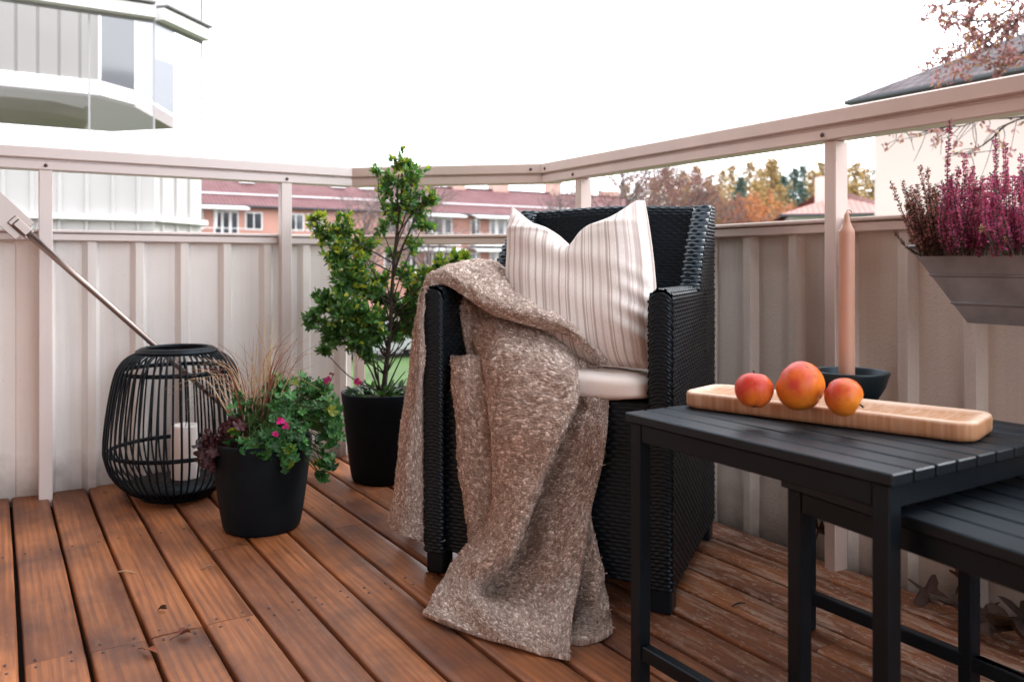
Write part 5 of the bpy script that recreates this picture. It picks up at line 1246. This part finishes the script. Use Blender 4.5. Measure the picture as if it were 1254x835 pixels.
g.add(np.array([a[2], a[3], r1]), [[0, 1, 2]], uv=[(0, 0), (10.8, 0), (5.4, sl)], smooth=False); g.add(np.array([a[0], a[1], r0]), [[0, 1, 2]], uv=[(0, 0), (10.8, 0), (5.4, sl)], smooth=False)
rf = g.build('roof', MT['tile_grey'], ho)
g = G(); g.box((HX - ov - .1, HY0 - ov, HE - .13), (HX - ov + .03, HY1 + ov, HE - .01), .02); g.box((HX - ov + .03, HY0, HE - .14), (HX - .003, HY1 + ov, HE - .10)); g.box((HX - ov + .03, HY1 + ov - .03, HE - .13), (HX + HW + ov, HY1 + ov + .09, HE - .02), .02); g.build('gutter', MT['gutter'], rf)

# --- low houses with pink roofs
def cottage(label, u0, u1, D, ze, zr_, cat='house'):
    a = P(u0, 325, D); b = P(u1, 325, D * .97); o = thing('cottage', label, 'house', (*((a + b) / 2)[:2], GZ))
    dd = nrm(np.append(b[:2] - a[:2], 0))[:2]; pp = np.array([-dd[1], dd[0]]); 
    if pp @ a[:2] < 0: pp = -pp
    wd = 9.0; q = np.array([a[:2], b[:2], b[:2] + pp * wd, a[:2] + pp * wd]); g = G(); prism(g, q, GZ, ze); w_ = g.build('wall', MT['white'], o)
    e = .6; Q = np.array([q[0] - dd * e - pp * e, q[1] + dd * e - pp * e, q[2] + dd * e + pp * e, q[3] - dd * e + pp * e]); m0 = (Q[0] + Q[3]) / 2 + dd * 4.2; m1 = (Q[1] + Q[2]) / 2 - dd * 4.2
    L_ = np.linalg.norm(Q[1] - Q[0]); g = G()
    for f, uv in (((Q[0], Q[1], m1, m0), [(0, 0), (L_, 0), (L_ - 4, 5), (4, 5)]), ((Q[2], Q[3], m0, m1), [(0, 0), (L_, 0), (L_ - 4, 5), (4, 5)])):
        g.add(np.array([(*f[0], ze), (*f[1], ze), (*f[2], zr_), (*f[3], zr_)]), [[0, 1, 2, 3]], uv=uv, smooth=False)
    for f in ((Q[3], Q[0], m0), (Q[1], Q[2], m1)): g.add(np.array([(*f[0], ze), (*f[1], ze), (*f[2], zr_)]), [[0, 1, 2]], uv=[(0, 0), (10, 0), (5, 5)], smooth=False)
    rf = g.build('roof', MT['tile_pink'], o)
    g = G(); g.beam((*Q[0], ze - .06), (*Q[1], ze - .06), .14, .13, 0); g.build('gutter', MT['gutter'], rf)
    m = m0 * .3 + m1 * .7; g = G(); g.box((m[0] - .5, m[1] - .5, zr_ - .6), (m[0] + .5, m[1] + .5, zr_ + .95)); g.build('chimney', MT['render_pink'], rf)
    for f in np.linspace(.12, .82, 5):
        c = a[:2] + (b[:2] - a[:2]) * f; g = G(); g.beam((*c, ze - 1.25), (*(c + dd * 1.1), ze - 1.25), .06, 1.25, 0); g.build('window', MT['pane'], o)
    return o
cottage('low white house with pale red hipped roof beyond the right parapet', 968, 1100, 46, 3.55, 5.1)

# --- parked car seen through the corner railing
def car():
    c = P(470, 325, 33.6); c[2] = GZ + .03; M = Matrix.Translation(c) @ Matrix.Rotation(math.radians(-2), 4, 'Z')
    o = thing('parked_car', 'silver car parked by the lawn, glimpsed between shrub and throw', 'car', c)
    def ext(prof, w, ins=0.0):
        prof = np.array(prof); n = len(prof); g = G(); rows = []
        for y, s in ((-w, .94), (-w * .94, 1), (0, 1), (w * .94, 1), (w, .94)):
            m = prof.mean(0); rows.append(np.stack([m[0] + (prof[:, 0] - m[0]) * (1 if s == 1 else .985), np.full(n, y), m[1] + (prof[:, 1] - m[1]) * s], -1))
        v = np.array(rows); vv = v.reshape(-1, 3) @ np.array(M)[:3, :3].T + np.array(M)[:3, 3]; v = vv.reshape(v.shape)
        g.grid(v, wrap=True, smooth=False); g.add(v[0], [np.arange(n)], smooth=False); g.add(v[-1], [np.arange(n)[::-1]], smooth=False); return g
    ext([(-2.1, .3), (2.1, .3), (2.15, .55), (2.05, .78), (1.1, .9), (.55, 1.38), (-.9, 1.46), (-1.75, 1.1), (-2.12, .95), (-2.15, .6)], .86).build('body', MT['car'], o)
    ext([(.95, .93), (.52, 1.32), (-.88, 1.40), (-1.6, 1.06), (-1.55, .96)], .875).build('side_windows', MT['car_glass'], o)
    for x in (-1.32, 1.32):
        for y in (-.8, .8):
            an = np.linspace(0, 2 * PI, 24, endpoint=False); prof = [(0, -.1), (.2, -.1), (.3, -.09), (.32, 0), (.3, .09), (.2, .1), (0, .1)]
            v = np.array([[(x + r_ * math.cos(q), y + z_, .32 + r_ * math.sin(q)) for q in an] for r_, z_ in prof]); v = (v.reshape(-1, 3) @ np.array(M)[:3, :3].T + np.array(M)[:3, 3]).reshape(v.shape); g = G(); g.grid(v, wrap=True); w_ = g.build('wheel', MT['rubber'], o)
            prof = [(0, -.112), (.19, -.108), (.19, .108), (0, .112)]; v = np.array([[(x + r_ * math.cos(q), y + z_, .32 + r_ * math.sin(q)) for q in an] for r_, z_ in prof]); v = (v.reshape(-1, 3) @ np.array(M)[:3, :3].T + np.array(M)[:3, 3]).reshape(v.shape); g = G(); g.grid(v, wrap=True); g.build('rim', MT['steel'], w_)
car()

# --- trees
def skeleton(rng, h, levels=4, spread=.6, first=.28, nb=(9, 5, 4, 3), lean=(0, 0), droop=0.0, r0=None, ratio=.6):
    """tapered limbs as point chains: list of (points, r_start, r_end, level)"""
    out = []
    def grow(p, d, L, r_, lev):
        k = 7; pts = [p]; q = p.copy(); dd = d.copy()
        for i in range(k):
            dd = nrm(dd + rng.normal(0, .13 if lev else .05, 3) + np.array([0, 0, .06 if lev < 2 else -droop])); q = q + dd * L / k; pts.append(q)
        pts = np.array(pts); out.append((pts, r_, r_ * .35, lev))
        if lev + 1 >= levels: return
        for i in range(nb[lev]):
            f = rng.uniform(first if lev == 0 else .2, 1.0); j = f * k; a = int(min(j, k - 1)); b = pts[a] + (pts[a + 1] - pts[a]) * (j - a); td = nrm(pts[a + 1] - pts[a])
            side = nrm(np.cross(td, rng.normal(size=3))); nd = nrm(td * (1 - spread * .55) + side * spread * 1.3 + np.array([0, 0, .12]))
            grow(b, nd, L * ratio * (1.15 - .55 * f) if lev == 0 else L * ratio * rng.uniform(.6, 1), r_ * (.55 - .2 * f), lev + 1)
    grow(np.zeros(3), nrm(np.array([lean[0], lean[1], 1.0])), h * .8, r0 or h * .016, 0)
    return out
def bare_tree(name, label, base, h, seed, leafcol=None, nleaf=0, leafL=.12, barkcol='far_bark', group=None, spread=.62, nb=(14, 7, 5, 3), minr=.014, first=.25, droop=0.0, cat='tree'):
    rng = np.random.default_rng(seed); o = thing(name, label, cat, base, group); sk = skeleton(rng, h, 4, spread, first, nb, droop=droop)
    tr = G(); cr_ = G(); tips = []
    for pts, a, b, lev in sk:
        n = {0: 9, 1: 6, 2: 4, 3: 3}[lev]; (tr if lev == 0 else cr_).tube(pts + base, np.maximum(np.linspace(a, b, len(pts)), minr), n, cap=False)
        if lev >= 2: tips.append(pts)
    tr.build('trunk', MT[barkcol], o); cr_.build('branches', MT[barkcol], o)
    if nleaf:
        T = np.concatenate(tips); i = rng.integers(0, len(T), nleaf); p = T[i] + rng.normal(0, leafL * .7, (nleaf, 3)) + base
        k = rng.random((nleaf, 1)); c = np.array(leafcol[0]) * (1 - k) + np.array(leafcol[1]) * k
        g = G(); leaves(g, p, rng.normal(size=(nleaf, 3)) + np.array([0, 0, -.3]), rng.normal(size=(nleaf, 3)), rng.uniform(.6, 1.3, nleaf) * leafL, rng.uniform(.5, .9, nleaf) * leafL, c, DI, DIF); g.build('crown', MT['far_leaf'], o)
    return o
def at_ground(u, D, z=GZ):
    p = P(u, 325, D); p[2] = z; return p
bare_tree('bare_tree', 'leafless grey tree in front of the brick block, left of the shrub top', at_ground(430, 46), 8.2, 3, ((.34, .28, .27), (.5, .42, .42)), 900, .10)
bare_tree('bare_tree', 'leafless grey tree in front of the brick block, right of the shrub top', at_ground(525, 50), 8.6, 5, ((.30, .22, .20), (.45, .36, .34)), 900, .10)
bare_tree('bare_tree', 'thin bare tree with a few pale leaves at the end of the brick block', at_ground(690, 58), 8.8, 8, ((.30, .2, .18), (.42, .3, .28)), 700, .10)
rust = ((.17, .055, .05), (.33, .13, .115))
bare_tree('autumn_tree', 'tall rusty red twiggy tree rising above the chair back on the left', at_ground(775, 38), 8.7, 12, rust, 3800, .105)
bare_tree('autumn_tree', 'rusty red twiggy tree directly above the middle of the chair back', at_ground(835, 42), 8.4, 15, rust, 4200, .105)
bare_tree('autumn_tree', 'lower reddish twiggy tree near the right corner of the chair back', at_ground(872, 44), 7.2, 17, ((.20, .07, .05), (.36, .16, .12)), 3400, .11)
bare_tree('autumn_tree', 'rusty tree fading into the golden larches behind the chair', at_ground(800, 60), 10.2, 19, ((.22, .09, .065), (.36, .18, .13)), 3400, .15)
bare_tree('autumn_tree', 'round bright orange tree left of the low white house', at_ground(930, 52), 7.4, 21, ((.40, .13, .05), (.62, .27, .12)), 9000, .15, spread=.75, nb=(18, 8, 5, 3), first=.4)
# wooded hill
g = G(); X = np.linspace(0, 1, 40); Yg = np.linspace(0, 1, 14)
UU, DD = np.meshgrid(np.linspace(560, 1400, 40), np.linspace(80, 330, 14))
zz = GZ + (np.clip((DD - 80) / 110, 0, 1) ** 1.2) * 9.5 * np.clip((UU - 600) / 220, 0, 1)
Pt = W((UU - 627) / F * DD, DD, zz); g.grid(Pt); structure(g.build('hill', MT['hill']))
def conifer_mesh(kind, seed):
    rng = np.random.default_rng(seed); h = 11.0; tr = G(); tr.tube([(0, 0, 0), (0, 0, h * .5), (0, 0, h * .97)], [.16, .10, .02], 6); g = G(); P_, D_, C_ = [], [], []
    nw = 30 if kind == 'spruce' else 24
    for i in range(nw):
        z = h * (.12 + .87 * (i / nw)); Rm = (h - z) * (.235 if kind == 'spruce' else .29) + .12
        Rm *= rng.uniform(.75, 1.15)
        for j in range(9):
            a = rng.random() * 2 * PI; Lb = Rm * rng.uniform(.55, 1.1); dr = -.28 if kind == 'spruce' else .05
            d = np.array([math.cos(a), math.sin(a), dr]); m = max(3, int(Lb / .17)); f = np.linspace(.1, 1, m)
            pp = np.array([0, 0, z]) + d * (f * Lb)[:, None] + np.array([0, 0, 1.0]) * (.22 * f ** 2 * Lb)[:, None] + rng.normal(0, .07, (m, 3))
            for rep in range(2):
                P_.append(pp + rng.normal(0, .05, (m, 3))); D_.append(d * .8 + rng.normal(0, .55, (m, 3)) + np.array([0, 0, -.25]))
                k = rng.random((m, 1)) * (.5 + .5 * f[:, None])
                C_.append((np.array((.05, .085, .085)) * (1 - k) + np.array((.13, .19, .17)) * k) if kind == 'spruce' else (np.array((.27, .18, .085)) * (1 - k) + np.array((.55, .40, .20)) * k))
    P_ = np.concatenate(P_); D_ = np.concatenate(D_); C_ = np.concatenate(C_); n = len(P_)
    leaves(g, P_, D_, rng.normal(size=(n, 3)), rng.uniform(.26, .52, n), rng.uniform(.13, .26, n), C_, DI, DIF)
    return tr, g
protos = []
for kind, seed in (('spruce', 31), ('spruce', 32), ('larch', 33), ('larch', 34), ('larch', 35)):
    tr, g = conifer_mesh(kind, seed); o = thing('spruce_tree' if kind == 'spruce' else 'larch_tree', 'dark blue-green spruce in the wood behind the houses' if kind == 'spruce' else 'golden autumn larch in the wood behind the houses', 'tree', (0, 0, 0), 'dark spruces in the far wood' if kind == 'spruce' else 'golden larches in the far wood')
    tr.build('trunk', MT['far_bark'], o); g.build('crown', MT['far_leaf'], o); protos.append(o)
S_, L_ = [0, 1], [2, 3, 4]
far = []
for u, vt, D, kd in ((800, 215, 150, 'l'), (818, 205, 145, 'l'), (836, 208, 150, 'l'), (852, 200, 140, 'l'), (868, 212, 130, 'l'), (884, 206, 140, 'l'), (896, 200, 150, 'l'), (908, 214, 118, 's'), (918, 196, 145, 'l'), (932, 204, 140, 'l'), (946, 195, 150, 's'), (945, 192, 135, 'l'), (960, 212, 126, 's'), (972, 203, 140, 's'), (984, 200, 145, 's'), (996, 206, 128, 'l'), (1008, 196, 140, 'l'), (1022, 206, 150, 's'), (1034, 200, 140, 'l'), (1048, 196, 134, 'l'), (1060, 204, 140, 'l'), (1076, 200, 140, 's'), (782, 222, 150, 's'), (766, 224, 150, 'l'), (876, 224, 112, 'l'), (904, 232, 108, 's'), (926, 222, 116, 'l'), (955, 224, 112, 'l'), (982, 222, 112, 's'), (1004, 222, 112, 'l'), (1028, 224, 110, 's'), (1046, 222, 112, 'l'), (840, 226, 112, 'l'), (858, 230, 110, 's')):
    ztop = EYE + (325 - vt) / F * D; zg = GZ + (np.clip((D - 80) / 110, 0, 1) ** 1.2) * 9.5 * np.clip((u - 600) / 220, 0, 1) - .2
    far.append((P(u, 325, D), zg, (ztop - zg) / 11.0, kd))
used = set()
for i, (p, zg, s_, kd) in enumerate(far):
    pool = S_ if kd == 's' else L_; k = pool[i % len(pool)]
    o = protos[k] if k not in used else copy_tree(protos[k]); used.add(k)
    o.location = (p[0], p[1], zg); wd = s_ * random.uniform(1.05, 1.5); o.scale = (wd, wd, s_); o.rotation_euler = (0, 0, random.uniform(0, 6.28))

# --- overhanging tree at the right with reddish leaves
ot = thing('overhanging_tree', 'tree reaching in from the right with dark twigs and dusty red leaves', 'tree', at_ground(1560, 5.4))
tb = at_ground(1560, 5.4); br = G(); tk = G(); lfp, lfd = [], []
fork = P(1500, 80, 5.2); tk.tube(crs(np.array([tb, tb + np.array([.05, .1, 1.6]), (tb + fork) / 2 + np.array([.05, 0, .3]), fork, P(1470, -160, 5.2)]), 20), np.linspace(.10, .045, 20), 12)
limbs = [  # limb paths in view with leafy stretches
    ([(1500, 80), (1380, 30), (1290, 2), (1254, 18), (1210, 38), (1180, 55), (1150, 75)], 5.1, .012), ([(1500, 80), (1350, 20), (1260, 20), (1225, 50), (1190, 66)], 5.15, .010),
    ([(1480, 40), (1360, -30), (1270, -20), (1235, 12), (1200, 24), (1165, 20)], 5.0, .010), ([(1490, 10), (1340, -60), (1240, -30), (1205, 0), (1175, 4), (1158, 8)], 5.05, .010),
    ([(1500, 110), (1390, 110), (1300, 130), (1240, 146), (1215, 165), (1195, 182), (1180, 190)], 4.9, .010), ([(1300, 130), (1254, 143), (1200, 146), (1170, 150), (1140, 160), (1112, 158), (1096, 160)], 4.9, .007),
    ([(1500, 60), (1390, 50), (1300, 55), (1262, 62), (1240, 75), (1222, 90)], 5.0, .009), ([(1240, 146), (1225, 143), (1205, 147), (1185, 155), (1150, 158)], 4.9, .005)]
rng = np.random.default_rng(77)
for pts, D, r_ in limbs:
    C = np.array([P(u, v, D + rng.normal(0, .05)) for u, v in pts]); ch_ = crs(C, 40); ch_ = ch_ + np.cumsum(rng.normal(0, .0018, ch_.shape), 0); br.tube(ch_, np.linspace(r_, .0034, 40), 6)
    low = pts[0][1] > 105
    for q in range(20 if not low else 16):
        j = rng.integers(16, 40); b = ch_[j]; d = nrm(nrm(ch_[min(j + 1, 39)] - ch_[j - 1]) * .7 + rng.normal(0, .55, 3) + np.array([0, 0, -.25 if low else .08])); Lb = rng.uniform(.08, .24)
        tw = crs(np.array([b, b + d * Lb * .5 + rng.normal(0, .012, 3), b + d * Lb + rng.normal(0, .02, 3) - np.array([0, 0, .02])]), 8); br.tube(tw, np.linspace(.0028, .0014, 8), 4)
        if low and rng.random() < .35: continue
        for w_ in range(3 if not low else 1):
            k = rng.integers(4, 8) ; m = rng.integers(5, 10); lfp.append(tw[k] + rng.normal(0, .012, (m, 3))); lfd.append(rng.normal(0, .6, (m, 3)) + np.array([0, 0, -.55]))
# dense clumps left of the gutter
for (u, v, rp_, n) in ((1160, 70, 20, 75), (1175, 85, 20, 70), (1150, 100, 14, 40), (1195, 72, 18, 46), (1160, 20, 14, 26), (1170, 40, 14, 22), (1235, 68, 14, 36), (1195, 20, 16, 16), (1240, 10, 12, 14), (1225, 72, 12, 22), (1148, 76, 14, 30), (1180, 56, 14, 24)):
    lfp.append(P(u, v, 5.05) + rng.normal(0, rp_ * 5.05 / F * .55, (n, 3))); lfd.append(rng.normal(0, .6, (n, 3)) + np.array([0, 0, -.4]))
p = np.concatenate(lfp); d = np.concatenate(lfd); n = len(p); k = rng.random((n, 1)); c = np.array((.20, .08, .10)) * (1 - k) + np.array((.50, .27, .28)) * k; c = np.where(rng.random((n, 1)) < .15, (.42, .24, .10), c)
lf = G(); leaves(lf, p, d, rng.normal(size=(n, 3)) + np.array([0, 0, .5]), rng.uniform(.018, .036, n), rng.uniform(.011, .021, n), c)
tk.build('trunk', MT['bark'], ot); br.build('branches', MT['bark'], ot); lf.build('leaves', MT['far_leaf'], ot)

# ================================================================== LIGHT, CAMERA
wd = bpy.data.worlds.new('World'); SC.world = wd; wd.use_nodes = True; nt = wd.node_tree; nt.nodes.clear()
SUN_EL, SUN_AZ = math.radians(36), math.radians(96)     # azimuth clockwise from +Y: out to the right and ahead
ow = nt.nodes.new('ShaderNodeOutputWorld'); bg = nt.nodes.new('ShaderNodeBackground'); sk = nt.nodes.new('ShaderNodeTexSky'); sk.sky_type = 'NISHITA'; sk.sun_disc = False
sk.sun_elevation = SUN_EL; sk.sun_rotation = SUN_AZ; sk.dust_density = 4.0; sk.air_density = 1.0
bg.inputs['Strength'].default_value = 0.1
mx = nt.nodes.new('ShaderNodeMix'); mx.data_type = 'RGBA'; mx.inputs[0].default_value = 0.92; mx.inputs[7].default_value = (40.0, 40.4, 42.0, 1)
nt.links.new(sk.outputs[0], mx.inputs[6]); nt.links.new(mx.outputs[2], bg.inputs['Color']); nt.links.new(bg.outputs[0], ow.inputs['Surface'])
sl = bpy.data.lights.new('sun', 'SUN'); sl.energy = 2.8; sl.angle = math.radians(13); sl.color = (1.0, 0.96, 0.92)
so = bpy.data.objects.new('sun', sl); COL.objects.link(so)
sd = Vector((math.sin(SUN_AZ) * math.cos(SUN_EL), math.cos(SUN_AZ) * math.cos(SUN_EL), math.sin(SUN_EL)))
so.rotation_euler = sd.to_track_quat('Z', 'Y').to_euler(); so.location = (6, 4, 8)

cam = bpy.data.cameras.new('camera'); co = bpy.data.objects.new('camera', cam); COL.objects.link(co); SC.camera = co
co.location = (0, 0, EYE); co.rotation_euler = (PI / 2, 0, -TH)
cam.sensor_width = 36.0; cam.lens = F / 1254 * 36.0; cam.shift_y = -(417.5 - 325.0) / 1254; cam.clip_start = 0.05; cam.clip_end = 4000
cam.dof.use_dof = True; cam.dof.focus_distance = 1.85; cam.dof.aperture_fstop = 4.5
SC.view_settings.view_transform = 'Standard'; SC.view_settings.look = 'None'; SC.view_settings.exposure = 0.0; SC.view_settings.gamma = 1.0
SC.render.engine = 'CYCLES'
cy_ = SC.cycles; cy_.use_denoising = True; cy_.max_bounces = 10; cy_.diffuse_bounces = 5; cy_.glossy_bounces = 4; cy_.transparent_max_bounces = 16; cy_.caustics_reflective = False; cy_.caustics_refractive = False; cy_.sample_clamp_indirect = 6.0
for o in bpy.data.objects:
    if '_loc' in o: del o['_loc']
